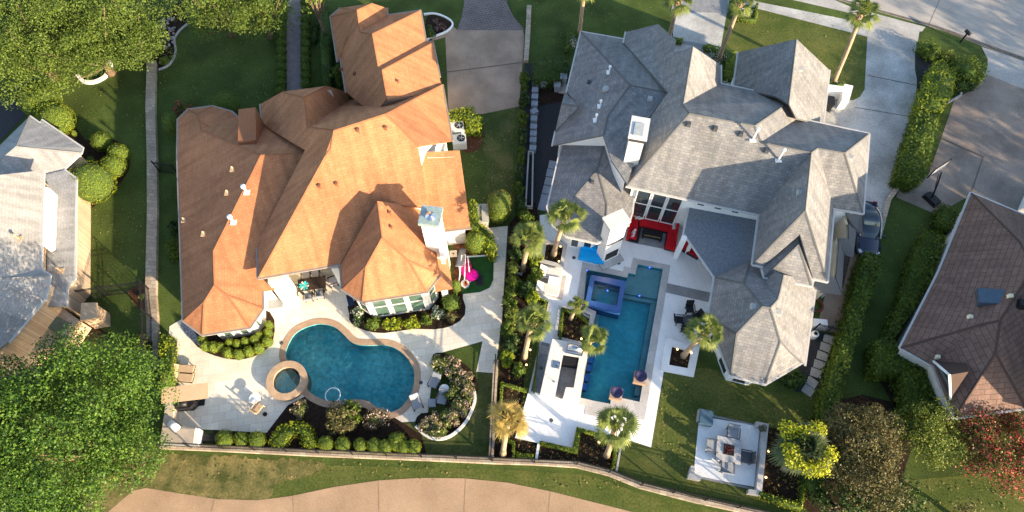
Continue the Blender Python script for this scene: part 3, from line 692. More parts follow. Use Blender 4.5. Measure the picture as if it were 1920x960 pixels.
# pool interior shelves
def block(name, px, z0, z1, m, kind='structure', label=None, cat=None, parent=None, zp=None):
    o = MB().prism([P2(x, y, z1 if zp is None else zp) for x, y in px], z0, z1).build(name, m, parent)
    if kind: o['kind'] = kind
    if label: o['label'] = label
    if cat: o['category'] = cat
    return o
block('pool_step', [(1176, 521.5), (1178.7, 512.3), (1191.4, 515.3), (1196.2, 496.5), (1242, 505.3), (1233, 558), (1168, 546)], -.88, -.28, PSH, zp=0)
block('pool_step', [(1168, 546.4), (1233, 558.4), (1232, 565), (1166.5, 553)], -.88, -.48, PSH, zp=0)
block('pool_step', [(1232, 566), (1222.5, 564), (1191, 738), (1201, 740)], -.88, -.45, PSH, zp=0)
block('pool_step', [(1201, 741), (1198.8, 753.6), (1163.2, 745.8), (1162, 737.5), (1189.5, 742.5)], -.88, -.46, PSH, zp=0)
block('pool_step', [(1125, 587), (1118.5, 586), (1112, 609), (1122, 611)], -.88, -.35, PSH, zp=0)
sheet('patio', [(1311, 780), (1428, 800), (1437, 800), (1425, 915), (1300, 892)], 4, WHITEP, label='square white fire pit terrace on the lawn')
# ================================================================= HOUSES
def VV(s):
    d = {}
    for t in s.split(';'):
        t = t.split()
        if t: d[t[0]] = tuple(float(x) for x in t[1:4])+((1,) if len(t) > 4 else ())
    return d
def FFs(s): return [t.split() for t in s.split(';') if t.split()]
# ---- orange roofed house
OH = house('orange_roofed_house', 'large house with terracotta orange shingle roof beside the kidney shaped pool', 0, 0)
OL = volume(OH, VV('''a1 331 223 2.9;b1 355 206 2.9;b2 397.5 200 2.9;m 370 213 4 f;b3 434 209 2.9;c1 392 236 4.5 f;n0 374 230 4.4 f;a1b 333.5 294 2.9;n1 375 245 4.6 f;
r1 489 292 6.6 f;r2 399 471 4.6 f;r3 401 535 4.6 f;s1 382 566 4.0 f;a3 345 601 2.9;a4 379 627 2.9;a5 468 613 2.9;a6 492 578 2.9;a7 491 546 2.9;
k 428 555 4.4 f;a8 514 542 2.9 f;a9 512 515 3.4 f;h1 560 440 4 f;h2 600 320 6.0 f;h3 574 284 6.6 f;b4 447 218 2.9;b5 492 236 2.9;h5 600 262 2.9 f'''),
FFs('''a1 a1b n0 m b1;b1 m b2;m c1 b3 b2;m n0 c1;a1b a3 s1 r3 r2 r1 n1 n0;n0 n1 c1;c1 n1 r1 h3 h5 b5 b4;c1 b4 b3;r1 r2 a7 a8 a9 h1 h2 h3;r2 r3 k a6 a7;k a5 a6;r3 s1 a4 a5 k;s1 a3 a4'''), R_OR, STUCCO, over=.65, skip='a8-a9 a9-h1 h1-h2 h2-h3 h3-h5 h5-b5')
OC = volume(OH, VV('''w1 480 455 4.0;w2 486 520 4.0;s1 639 495 4.0;q1 572 281 6.5 f;q2 605 292 9.4 f;q3 627 282 9.6 f;q4 625 254 9.9 f;q5 717 204 9.6 f;
q6 775 193 7.6 f;e0 829 159 3.2;e1 845 264 3.2;e2 787 271 6.6 f;e3 804 390 5.2 f;v1 707 379 7.0 f;
nn1 576 235 7.4 f;nn2 670 177 4.5 f;nn3 724 184 7.0 f;nn4 822 131 3.2 f;n1 570 182 6.9 f;n2 612 161 5.2 f;n3 529 172 4.0 f;n4 489 195 3.2;n5 492 234 3.2'''),
FFs('''w1 w2 q2 q1;q2 w2 s1 v1 e3 e2 q5 q4 q3;q5 e2 e1 q6;q6 e1 e0;q4 q5 q6 e0 nn4 nn3 nn2 nn1;q1 q2 q3 q4 nn1 n1 n3 n4 n5;n1 nn1 nn2 n2;n1 n2 n3'''), R_OR, STUCCO, skip='w2-s1 n2-nn2 nn2-nn3 nn3-nn4 q1-n5')
OS = volume(OH, VV('''s1 639 496 4.0;s2 642 542 4.0;s3 679 565 4.0;s4 800 546 4.0;s5 824 515 4.0;e4 817 462 4.3 f;e3 803.5 389 5.3 f;v1 707 377 7.6 f;p1 716 445 7.4 f;p2 686 500 5.6 f;p3 767 490 5.6 f'''),
FFs('''s1 s2 p2 p1 v1;s2 s3 p2;p1 p2 s3 s4 p3;p3 s4 s5;v1 p1 p3 s5 e4 e3'''), R_OR, STUCCO)
OE = volume(OH, VV('''t1 789 285 5.6 f;t2 862 282 5.3 f;t3 882 426 3.0;t4 832 432 3.0;t5 849 540 2.7 f;t6 816 546 2.9 f;t7 800 400 4 f'''), FFs('''t1 t2 t3 t4 t7;t7 t4 t5 t6'''), R_OR, STUCCO)
OG = volume(OH, VV('''g1 620 31 3.0;g2 638 15 3.0;g3 698 6 4.2 f;g4 725 15 3.0;g5 725 28 3.0;g6 788 20 3.0;g7 798 77 3.0;g8 811 80 3.0;g9 824 143 3.0;
r0 668.5 19 6.0 f;r1 674 60 6.0 f;r2 698 63 6.8 f;r3 708 127 6.8 f;r4 717 131 7.2 f;r5 724 186 7.2 f;g10 650 172 3.0;g11 643 108 3.0;g12 629 115 3.0;g13 760 215 2.6 f;g14 700 215 3.6 f;g15 829 172 2.9 f'''),
FFs('''g1 g12 g11 g10 g14 r5 r4 r3 r2 r1 r0;g1 r0 g2;g2 r0 g3;r0 r1 g5 g4 g3;r1 r2 g6 g5;r2 r3 g7 g6;r3 r4 g8 g7;r4 r5 g15 g9 g8;r5 g14 g13 g15'''), R_OR, STUCCO)
ab = Vector(P2(500, 512, 4)); bb = Vector(P2(636, 490, 4)); dd = (bb-ab).normalized(); nn_ = Vector((-dd.y, dd.x)); q = (ab+bb)/2+nn_*2.6
MB().box(q.x, q.y, 1.9, (bb-ab).length+1.5, .2, 3.8, math.atan2(dd.y, dd.x)).build('wall', STUCCO, OH)
# roof box dormer on the north slope
dm = MB().prism([P2(447, 205, 5.4), P2(479, 201, 5.4), P2(480, 262, 5.4), P2(446, 268, 5.4)], 3.2, 5.4).build('dormer', R_OR, OH)
chimney(OH, P2(808, 408, 7.7), 7.7, 1.1, 1.1, -.13, STUCCO, mat('chimney_steel', (.25, .33, .33), .4, .2), .3)
p = P(808, 408, 8.05); MB().lathe(p.x, p.y, [(.22, 8.0), (.22, 8.2), (.34, 8.23), (.1, 8.4)], 16).build('chimney_pot', STEEL, OH)
block('parapet', [(822, 461), (836, 462), (833, 480), (825, 480)], 3.5, 4.7, STUCCO, None, parent=OH)
for x, y, hh in ((460, 352, .9), (435, 408, .9)): vent_pipe(OH, x+3, y+9, hh*.8, .085)
for x, y in ((427, 362), (346, 413), (383, 439), (437, 318)): vent_pipe(OH, x, y, .25, .035, TAN)
for x, y in ((600, 350), (632, 346), (731, 400), (734, 427), (672, 245), (724, 241), (640, 131), (665, 139), (746, 154)): vent_box(OH, x, y, .2, mat('rust_metal', (.22, .09, .05), .7))
W_ = WALLS
windows(OH, 's3', 's4', 3, .3, 3.5, 2, .2, .2, STUCCO, GLASSG)
windows(OH, 's4', 's5', 1, .5, 3.3, 2, .2, .2, STUCCO, GLASSG)
windows(OH, 's2', 's3', 1, .5, 3.3, 2, .2, .2, STUCCO, GLASSG)
WALLS[OH.name].update({k: v for k, v in WALLS[OH.name].items()})
windows(OH, 'a4', 'a5', 2, .5, 2.5, 1, .35, .45, STUCCO, GLASSG)
windows(OH, 'a5', 'a6', 1, .6, 2.4, 1, .3, .3, STUCCO, GLASSG)
# ---- grey roofed house
GH = house('grey_roofed_house', 'large white house with many grey shingle roofs beside the long angular pool', 0, 0)
GN = volume(GH, VV('''a 1090 59 3.2;b 1169 74 3.2;c 1253 173 6.6 f;d 1182 161 6.8 f;e 1137 214 7.0 f;f 1133 254 6.2 f;g 1037 272 3.2;h 1042 246 3.2;i 1085 199 5.0 f;j 1064 172 3.2;
k 1215 222 5.6 f;l 1176 345 3.2 f;m 1146 300 4.6 f'''), FFs('a b c d;a d e f g h i j;d c k l m f e'), R_GR, WSTUC)
GX = volume(GH, VV('p1 1059 173 3.25;p2 1053 194 5.0 f;p3 1086 199 5.0 f;p4 1041 246.5 3.25;p5 1086 201 4.9 f'), FFs('p1 p3 p2;p2 p3 p4'), R_GR, WSTUC, walls=False, gutter=False)
GW = volume(GH, VV('''w1 1054 272 2.9;w2 1132 257 5.2 f;w3 1131 277 5.4 f;w4 1121 318 5.2 f;w5 1138 381 4.8 f;w6 1075 371 4.2 f;w7 1027 389 2.9;w8 1038 423 2.9;w9 1062 442 2.9;w10 1119 455 2.9;w11 1135 445 2.9;
w12 1178 421 2.9;w13 1185 398 2.9;w14 1189 352 2.9;w15 1160 300 4.5 f'''), FFs('w1 w7 w6 w4 w3 w2;w7 w8 w6;w8 w9 w6;w4 w6 w9 w10 w5;w5 w10 w11;w4 w5 w11 w12 w13 w14 w15 w3;w2 w3 w15'), R_GR, WSTUC, over=.7, skip='w2-w15 w14-w15 w1-w2')
GM = volume(GH, VV('''a 1174 60 3.7;b 1234 45 6.8 f;b2 1222 110 6.8 f;c 1253 173 6.4 f;a2 1170 80 3.7;d 1268 75 3.9 f;e 1264 97 4.0 f;f 1280 95 4.2 f;g 1300 87 7.6 f;h 1281 194 9.4 f;i 1350 122 4.7;j 1352 157 4.7;
k 1292 213 9.8 f;l 1175 348 4.7;m 1216 224 4.7 f;n 1457 180 4.7;o 1478 192 6.8 f;q 1416 235 9.8 f;r 1427 266 9.2 f;s 1521 286 8.6 f;t 1424 402 4.7;y 1458 396 4.7 f;u 1496 222 4.7;v 1629 251 4.7;x 1584 286 7.6 f;
z 1533 278 8.6 f;a3 1618 399 4.7;b3 1563 390 4.7;c3 1551 527 4.7;d3 1510 394 8.6 f;e3 1412 495 4.7;f3 1430 499 4.7;g3 1500 439 7.4 f;h3 1524 521 4.7'''),
FFs('''a a2 c b2 b;b b2 e d;b2 c m l k h g f e;g h j i;h k q o n j;k l t s r q;o q r u;r s z x v u;x a3 v;z b3 a3 x;s t e3 d3;s d3 c3 b3 z;e3 f3 g3 d3;d3 g3 h3 c3'''), R_GR, WSTUC, pw=90, skip='b-d d-e e-f f-g a-a2 a2-c c-m m-l f3-g3 g3-h3 o-u n-o')
GS = volume(GH, VV('a 1500 439 6.4 f;b 1497 458 6.3 f;c 1434 519 4.6;c2 1429 499.5 4.6;d 1522 535 4.6;e 1524 520 4.6'), FFs('a c2 c b;b c d;a b d e'), R_GR, WSTUC, over=.35)
GE = volume(GH, VV('''a 1385 98 3.2;b 1493.5 73 7.4 f;c 1479 194 7.6 f;d 1376 164 3.2;e 1555 131 3.2;f 1543 233 3.2;g 1492 221 5.6 f;h 1456 181 5.0 f'''), FFs('a d h c b;b c g f e'), R_GR, WSTUC, skip='d-h h-c c-g g-f')
GP = volume(GH, VV('''a 1293 389 3.1;b 1283 437 3.0;c 1341 520 3.0;d 1412 486 3.3 f;e 1420 408 3.7 f'''), FFs('a b c d e'), mat('slate_roof', (.17, .19, .215), .9, .15, 6, .3, 30, sc2=14, var2=.25), WSTUC, walls=False)
for x, y, w in ((1266, 482, .35), (1287, 474, .25), (1337, 540, .3)):
    p = P(x, y, 0); MB().box(p.x, p.y, 1.5, w, w, 3.0, 1.3).build('column', WSTUC, GH)
GO = volume(GH, VV('''a 1341 520 3.0;b 1408 485 3.0;c 1396 531 4.4 f;d 1402 503 4.2 f;e 1429 574 6.0 f;f 1446 577 6.2 f;g 1381.5 626 4.6 f;h 1328 595 3.0;i 1370 703 3.0;j 1435 719 3.0;k 1499 679 3.0;l 1512 684 3.0;
m 1462 641 5.4 f;n 1457 560 5.9 f;o 1463 547 5.7 f;p 1469 515 5.5 f;q 1530 528 3.0;r 1416 495 4.3 f'''),
FFs('a c d b;a h g e c;h i g;e g i j m f;m j k;m k l q p o n f;d c e f n r;b d r;r n o p'), R_GR, WSTUC, over=.7, skip='b-r r-p p-q')
windows(GH, 'i', 'j', 1, .2, 2.6, 1, .25, .3, WHITE, GLASS)
windows(GH, 'h', 'i', 2, .1, 2.6, 1, .3, .5, WHITE, GLASS)
wl = P2(1176, 350, 4.7); wr = P2(1421, 403, 4.7)
A = Vector(wl); B = Vector(wr); d = (B-A).normalized(); o_ = Vector((d.y, -d.x))
A2 = A-o_*.40+d*.5; B2 = B-o_*.40
windows(GH, (A2.x, A2.y), (B2.x, B2.y), 3, .5, 4.3, 2, .12, .08, WHITE, GLASS, proud=.03, u0=.02, u1=.43)
windows(GH, (A2.x, A2.y), (B2.x, B2.y), 3, 3.75, 4.35, 1, .2, .6, WHITE, GLASS, proud=.03, u0=.5, u1=.9)
WALLS[GH.name]['wa'] = P2(1062, 442, 2.9)
Aw = Vector(P2(1062, 442, 2.9)); Bw = Vector(P2(1119, 455, 2.9)); d = (Bw-Aw).normalized(); o_ = Vector((d.y, -d.x)); 
windows(GH, tuple(Aw-o_*.7), tuple(Bw-o_*.7), 2, .3, 2.4, 1, .3, .3, WHITE, GLASS)
c = chimney(GH, P2(1198, 243, 8.3), 8.3, 1.0, 1.5, -.22, mat('chimney_stucco', (.60, .59, .56), .85, .1, 2, .2, 30), mat('chimney_capping', (.55, .55, .54), .7, .08), .25)
p = P(1198, 243, 8.57); MB().box(p.x, p.y, 8.59, .62, 1.05, .06, -.22).build('chimney_top_plate', mat('lead_plate', (.33, .36, .37), .5, .15, 4), c)
MB().box(p.x, p.y, 8.2, 1.03, 1.53, .08, -.22).build('chimney_slot', DGREY, c)
chimney(GH, P2(1155.5, 414, 5.2), 5.2, 1.35, .85, .47, WSTUC, mat('cap_stone', (.62, .58, .52), .8, .08), .2)
f_ = Vector((math.cos(.47-math.pi/2), math.sin(.47-math.pi/2))); b_ = Vector(P2(1155.5, 414, 5.2))+f_*.44
MB().box(b_.x, b_.y, 1.0, 1.0, .1, .9, .47).build('fireplace_opening', BLACK, GH)
MB().box(b_.x, b_.y, 2.9, 1.3, .12, .16, .47).build('mantel', DGREY, GH)
MB().box(b_.x+f_.x*.2, b_.y+f_.y*.2, .12, 1.8, .6, .2, .47).build('hearth', COPE, GH)
for x, y in ((1142, 136), (1125, 200), (1117, 226)): vent_pipe(GH, x, y, .6, .055)
for x, y in ((1104, 155), (1291, 234), (1341, 242), (1389, 252), (1437, 283)): vent_box(GH, x, y)
for x, y in ((1219, 186), (1500, 362), (1413, 575), (1458, 586), (1500, 130), (1594, 296)): vent_box(GH, x, y, .4, mat('vent_grey', (.35, .36, .35), .7), .12)
for x, y in ((1411, 262), (1459, 300)): vent_pipe(GH, x, y, 1.1, .06)
vent_box(GH, 1111, 342, .25)
p = roof_hit(GH.name, 1136, 168); MB().lathe(p.x, p.y, [(.26, p.z-.2), (.26, p.z+.15), (.18, p.z+.2)], 16).build('roof_vent', mat('vent_grey', (.35, .36, .35), .7), GH)
# east courtyard ring of the grey house
def loosepoly(name, pts, m, parent, th=.15):
    vs = [P(*p) for p in pts]; n = len(vs); me = MB()
    poly = [(v.x, v.y) for v in vs]; 
    if area(poly) < 0: vs = vs[::-1]
    me.add(vs+[v-Vector((0, 0, th)) for v in vs], [tuple(range(n)), tuple(range(2*n-1, n-1, -1))]+[(i, n+i, n+(i+1) % n, (i+1) % n) for i in range(n)])
    o = me.build(name, m, parent); return o
for pts in ([(1617, 397, 3.6), (1586, 400, 3.9), (1605, 432, 2.9), (1617, 437, 2.9)], [(1591, 420, 3.7), (1606, 432, 2.9), (1600, 481, 2.9), (1592, 447, 3.6)],
            [(1574, 446, 3.6), (1592, 447.5, 3.6), (1600, 481.5, 2.9), (1583, 476, 2.9)], [(1574, 447, 3.6), (1582.5, 477, 2.9), (1578, 551, 2.9), (1568, 521, 3.6)],
            [(1567, 522, 3.6), (1577.5, 552, 2.9), (1529, 546, 2.9), (1524, 520, 3.6)]):
    loosepoly('lower_roof', pts, R_GR, GH)
for a, b in (((1591, 420), (1592, 447)), ((1592, 447), (1574, 446)), ((1574, 446), (1568, 521)), ((1568, 521), (1526, 520)), ((1586, 400), (1591, 420))):
    A = Vector(P2(*a, 3.6)); B = Vector(P2(*b, 3.6)); m_ = (A+B)/2; d = B-A
    MB().box(m_.x, m_.y, 1.72, d.length+.12, .18, 3.3, math.atan2(d.y, d.x)).build('courtyard_wall', BEIGE, GH)
sheet('patio', [(1560, 395), (1590, 405), (1600, 460), (1580, 540), (1540, 540)], 7, mat('courtyard_floor', (.10, .07, .055), .9, .2, 4), label='dark floor of the small walled side court')
# ---- brown roofed house at the right edge
BH = house('brown_roofed_house', 'house with dark brown tiled roof and a skylight at the right edge', 0, 0)
BV = volume(BH, VV('''a 1822.5 362 3.0;b 1905 398 3.0;b2 1965 424 3.0;c 1921 447 6.0 f;d 1925 505 7.0 f;e 1879 603 7.2 f;f 1847 608 6.6 f;g 1759 508 3.0;h 1689 652 3.0;i 1752 686 3.0;i2 1770 742 3.0;k 1790 783 3.0;l 1872 664 6.8 f;
m 1918 760 3.0;n 2010 745 3.0;o 1783 656 4.2 f;q 2010 500 8 f;q2 1990 440 6 f'''), FFs('a g f e d c;a c b;b c d q q2 b2;g h f;h i o f;f o i i2 k l e;l k m;e l m n q d'), R_BR, STUCCO)
volume(BH, VV('''a 1960 395 4.5;b 2200 470 4.5;c 2260 900 4.5;d 1990 800 4.5;e 2060 500 9.5 f;f 2110 760 9.5 f'''), FFs('a e b;b e f c;c f d;a d f e'), R_BR, STUCCO)  # unseen wing added beyond the right edge to cast shade on the drives
vs = [P(1750, 677, 3.2), P(1780, 703, 5.4), P(1816, 697, 5.4), P(1782, 748, 3.2)]
MB().add(vs+[P(1812, 675, 4.0)], [(0, 1, 2, 4), (1, 3, 2)]).build('dormer', R_BR, BH)
MB().add([P(1751, 680, 3.15), P(1779, 705, 5.2), P(1781, 745, 3.15), P(1757, 692, 0), P(1783, 760, 0)], [(0, 2, 1)]).build('gable_window', GLASS, BH)
MB().tube([P(1750, 677, 3.2), P(1780, 703, 5.42), P(1782, 748, 3.2)], .08, 6).build('gable_trim', WHITE, BH)
h0 = roof_hit(BH.name, 1855, 560); b0_ = MB().box(h0.x, h0.y, h0.z+.12, 1.45, 1.0, .6, -.2, 0, -.25).build('skylight', mat('skylight_glass', (.05, .085, .12), .12, .1, spec=.8), BH)
for x, y in ((1893, 556), (1818, 595), (1757, 670)): vent_box(BH, x, y, .25, BEIGE)
vent_box(BH, 1912, 572, .5, BLACK, .4)
MB().prism([P2(1906, 398, 0), P2(1925, 355, 0), P2(1960, 370, 0), P2(1940, 410, 0)], 0, 1.4).build('garage_wall', WHITE, BH)
# ---- brick house at the left edge
LH = house('brick_house', 'tan brick house with pale grey roof at the left edge', 0, 0)
volume(LH, VV('''a 55 219 2.8;b 72 231 2.8;c 78 224 2.8;d 154 276 2.8;e 150 287 2.8;f 30 274 5.4 f;g 111 325 2.8;h 82 327 2.8;i -40 335 5.0 f;j -40 300 2.8;k 0 272 2.8 f'''),
FFs('a f e d c b;a k j i f;f i h g e'), R_LG, BRICK)
volume(LH, VV('''a 80 319 4.2;b 75 505 4.2;c 89 515 4.2;d 89 561 4.2;e 14 640 4.2;f -60 700 4.2 f;g -60 500 8 f;h -60 335 8 f;i 0 522 6 f;i2 -10 329 6 f'''), FFs('a b i g h i2;b c i;c d e f g i'), R_LG, BRICK)
volume(LH, VV('''a 82 327 3.6 f;b 120 319 2.8;c 142 335 2.8;d 141 357 2.8;e 92 350 4.0 f;f 139 522 2.8;g 124 539 2.8;h 123 574 2.8;i 86 574 3.6 f;j 87 530 4.0 f'''), FFs('a e d c b;e j g f d;j i h g'), R_LG, BRICK)
block('roof', [(152, 568), (181, 567), (182, 595), (150, 601)], 1.9, 2.1, TAN, None, parent=LH)
block('bay_wall', [(152, 570), (179, 569), (180, 593), (150, 598)], 0, 1.88, BRICK, None, parent=LH, zp=1.9)
block('bay_wall', [(60, 600), (92, 560), (148, 600), (120, 640), (60, 660)], 0, 1.6, BRICK, None, parent=LH, zp=1.6)
block('window_glass', [(85, 612), (107, 593), (131, 606), (110, 628)], 1.6, 1.68, GLASSG, None, parent=LH)
block('window_glass', [(57, 590), (78, 573), (91, 583), (68, 603)], 1.62, 1.7, GLASSG, None, parent=LH)
block('clerestory', [(82, 350), (92, 352), (88, 455), (80, 460)], 3.0, 4.0, WHITE, None, parent=LH)
for x, y in ((36, 448), (114, 508)): vent_pipe(LH, x, y, .5, .05, TAN)
# ================================================================= TREES AND PLANTING
ORD2 = ['sixteenth', 'seventeenth', 'eighteenth', 'nineteenth', 'twentieth', 'twenty-first', 'twenty-second', 'twenty-third', 'twenty-fourth']
ORD = ['first', 'second', 'third', 'fourth', 'fifth', 'sixth', 'seventh', 'eighth', 'ninth', 'tenth', 'eleventh', 'twelfth', 'thirteenth', 'fourteenth', 'fifteenth']
gr = 'oak trees filling the top left corner'
for x, y, r, l in ((50, 95, 100, 'broad oak tree at the left edge above the brick house'), (165, 82, 84, 'oak tree whose crown hangs over the white curved garden curb'), (130, -20, 100, 'oak tree cut by the top edge near the top left corner'),
                   (243, 55, 72, 'oak tree just left of the flower bed with the curved edging'), (20, 0, 75, 'oak tree filling the very top left corner')):
    tree(x, y, r, l, L_OAK, 8.5, 3.6, int(r*r/36), 200, .14, 'oak_tree', gr, cr=.8, zmin=-.8, shell=.2, flat=.55)
for x, y, r, l in ((398, 6, 58, 'oak tree above the dark lawn, left one of two by the garden path'), (486, 8, 58, 'oak tree beside the garden path at the top edge')):
    tree(x, y, r, l, L_OAK, 8, 3.6, int(r*r/26), 200, .14, 'oak_tree', gr, cr=.7, zmin=-.85, shell=.2, flat=.6)
tree(595, 2, 24, 'small oak branch tree above the garage wing at the top edge', L_OLIVE, 7, 5, 16, 90, .2, 'small_tree', cr=.6)
tree(118, 820, 160, 'huge round green tree filling the bottom left corner', L_BIG, 11.5, 5.0, 360, 300, .14, 'shade_tree', cr=1.0, zmin=-.35, shell=.5, ry=1.0, flat=.6)
tree(1608, 850, 74, 'bronze leaved tree between the flowering palm and the small green tree', L_BRZ, 4.8, 2.5, 210, 330, .13, 'bronze_tree', cr=.6, shell=.4, ry=1.25)
tree(1733, 812, 50, 'small bright green tree left of the pink flowering tree', L_OLIVE, 4, 2.1, 110, 300, .12, 'small_tree', cr=.55, shell=.3)
tree(1866, 836, 74, 'pink flowering crape myrtle below the brown roofed house', L_PINK, 4.2, 2.2, 210, 300, .13, 'flowering_tree', cr=.55, shell=.4, ry=.85)
tree(1590, 955, 50, 'dark leafy tree at the bottom edge under the bronze tree', L_DARK, 3.4, 1.9, 50, 80, .18, 'small_tree', cr=.6, shell=.3)
tree(1700, 962, 45, 'dark shrubby tree cut by the bottom edge right of the bronze tree', L_DARK, 3.2, 2, 40, 80, .18, 'small_tree', cr=.6, shell=.3)
tree(1812, 965, 22, 'small bronze bush tree at the bottom edge under the pink tree', L_BRZ, 2.5, 1.5, 14, 80, .16, 'small_tree', cr=.5, shell=.3)
# trees and house bulk added just outside the frame to shade the right-hand drives
def px_of(x, y, z):
    v = Vector((x, y, z-CH)); yc = v.y*cT+v.z*sT; zc = -v.y*sT+v.z*cT
    return 960+FOC*v.x/-zc, 480-FOC*yc/-zc
for (x, y), l in zip(((61, 17), (66, 25), (73, 31), (80, 38), (57, 9)), ('nearest to the brown roofed house', 'beside the brown drive', 'beside the driveway apron', 'beside the street', 'below the brown roofed house')):
    q = px_of(x, y, 6); tree(q[0], q[1], 105, 'added shade tree outside the right edge '+l, L_OAK, 11.5, 5.5, 120, 60, .35, 'shade_tree', 'added shade trees outside the right edge', cr=1.2, zmin=-.8, flat=.9)
# palms
palm(980, 507, 994, 446, 4.9, 'palm with bright green fronds in a square stone collar beside the travertine walk', 1.35)
palm(1038, 478, 1060, 404, 5.6, 'palm in the small square bed left of the blue covered lounger', 1.45)
palm(1070, 598, 1083, 572, 2.2, 'shortest palm, at the top of the planter by the blue tiled spa', .8, 16, r=.13)
palm(983, 672, 998, 604, 6.3, 'palm in the long bed left of the outdoor kitchen', 1.3)
palm(1092, 665, 1113, 634, 3.4, 'palm leaning over the pool edge beside the silver grill', 1.2, 20, r=.13)
palm(943, 852, 953, 788, 6.6, 'palm with dry golden fronds beside the stone fence wall', 1.3, 26, L_DPALM)
palm(1137, 855, 1154, 798, 5.6, 'palm in the planting bed below the white terrace', 1.4)
palm(1281, 668, 1322, 622, 4.6, 'leaning palm in the square planter beside the octagonal wing', 1.35)
palm(1086, 66, 1096, -22, 6.5, 'palm whose bare trunk crosses the front lawn at the top edge', 1.3)
palm(1252, 80, 1271, 2, 6.0, 'palm left of the pale front walk', 1.3)
palm(1347, 112, 1388, 6, 7.4, 'palm in white flowers right of the pale front walk', 1.3)
palm(1562, 154, 1614, 27, 8.4, 'tallest palm, beside the white garden wall and the pale driveway', 1.45)
fp = palm(1470, 880, 1508, 842, 3.6, 'wide fan palm with bright yellow flower plumes right of the fire pit terrace', 1.7, 80, leafmat('fan_palm_leaf', (.05, .09, .04), (.15, .17, .08)), None)
tp = P(1508, 842, 3.6)-fp.location
for x, y in ((1477, 805), (1504, 812), (1532, 806), (1482, 842), (1490, 862), (1554, 852), (1540, 878), (1520, 880)):
    q = P(x, y, 4.5)-fp.location; u = sphere_pts(320, -.8); c = u*[.62, .62, .4]*RNG.uniform(.3, 1, (320, 1))+np.array(q)
    leafmesh('flower_plume', c, u, .14, L_YEL, fp, up=.4)
# round shrubs on the left
shrub(105, 224, 26, 'clipped round shrub between the brick house roof and the oaks', h=1.3); shrub(75, 188, 28, 'big round shrub under the oak trees at the left', h=1.3)
shrub(190, 266, 15, 'small round shrub alone in the mulch bed by the brick house', h=.8); shrub(222, 288, 16, 'round shrub at the right edge of the brick house bed', h=.8); shrub(213, 311, 19, 'round shrub just above the largest clipped ball', h=.9)
shrub(172, 342, 33, 'largest clipped ball shrub touching the brick house wall', h=1.6, dens=120)
shrub(209, 330, 7, 'tiny round shrub beside the largest clipped ball', h=.4); shrub(139, 250, 4, 'tiny ball shrub on the dark mulch near the pale roof', h=.3); shrub(170, 300, 6, 'pale small shrub in the mulch bed', L_OLIVE, h=.3)
shrub(427, 200, 22, 'dark domed shrub behind the orange roof on the dark lawn', L_HEDGE, h=1.5); shrub(323, 233, 12, 'narrow round shrub at the top left corner of the orange roof', L_HEDGE, h=1.2, ry=1.6)
bush(342, 203, 17, 12, 'pink flowering shrub at the top left corner of the orange roof', L_PINK, 1.6, .16, 8)
bush(322, 468, 16, 22, 'dark green shrub in the shade left of the orange roof', L_HEDGE, 1.2, .14, 8); bush(325, 425, 10, 14, 'pale shaded shrub left of the orange roof', L_DARK, .8)
k = 'round shrubs lining the garden path'
for i in range(11): shrub(528-(.1*i), 20+i*15.2, 8.2, ORD[i]+' ball shrub from the top in the row left of the garden path', L_HEDGE, group=k, share=True, h=.5, lf=.12)
for i in range(11): shrub(572.5+(.1*i), 7+i*15.2, 8.2, ORD[i]+' ball shrub from the top in the row right of the garden path', L_HEDGE, group=k, share=True, h=.5, lf=.12)
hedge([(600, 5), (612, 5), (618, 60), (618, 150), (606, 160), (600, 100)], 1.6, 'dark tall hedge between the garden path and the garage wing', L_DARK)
bush(632, 138, 11, 22, 'light green conifer against the garage wing wall', L_HEDGE, 2.4, .15, 9)
bush(590, 60, 9, 40, 'dark ground ivy beside the right row of ball shrubs', L_DARK, .5, .14, 10)
bush(806, 58, 11, 16, 'green shrub in the curved bed beside the garage corner', L_DARK, .9, .14, 6)
for x, y in ((816, 38), (826, 45), (818, 52), (832, 52)): bush(x, y, 6, 6, 'low purple flower clump in the curved bed, '+{816: 'top', 826: 'right middle', 818: 'lower left', 832: 'lower right'}[x]+' one', leafmat('purple_flower', (.06, .07, .03), (.20, .05, .10), (.45, .25, .33), p3=.7), .35, .1, 5, 40, name='flower_clump', cat='flowers')
hedge([(840, 206), (888, 197), (889, 212), (902, 214), (900, 243), (873, 241), (872, 222), (841, 226)], 1.1, 'bright L shaped hedge round the two air conditioners', L_BOX, lf=.13)
shrub(937, 384, 24, 'big round shrub with orange tinged leaves by the side lawn', leafmat('tinged_leaf', (.08, .12, .02), (.20, .22, .03), (.35, .20, .04), p3=.85), h=1.4); shrub(934, 400, 18, 'lower round shrub in front of the orange tinged one', h=.9)
hedge([(879, 378), (893, 380), (898, 428), (882, 430)], 1.6, 'upright column hedge at the right eave of the orange roof', L_BOX, lf=.13, sm=2)
hedge([(884, 428), (900, 420), (922, 436), (930, 462), (925, 477), (905, 458)], 1.4, 'curved hedge along the grey side walk', L_BOX, lf=.14, sm=3); shrub(892, 455, 20, 'rounded hedge shrub over the brown mulch yard', L_BOX, h=1.1); bush(915, 470, 12, 8, 'low reddish shrub at the foot of the curved hedge', L_BRZ, .6)
shrub(855, 538, 9, 'small bright shrub by the play things', L_BOX, h=.9); hedge([(828, 556), (856, 549), (859, 570), (832, 577)], 1.0, 'square clipped shrub at the sunroom corner', L_HEDGE, lf=.12)
k = 'yellow green ball shrubs round the orange octagonal bay'
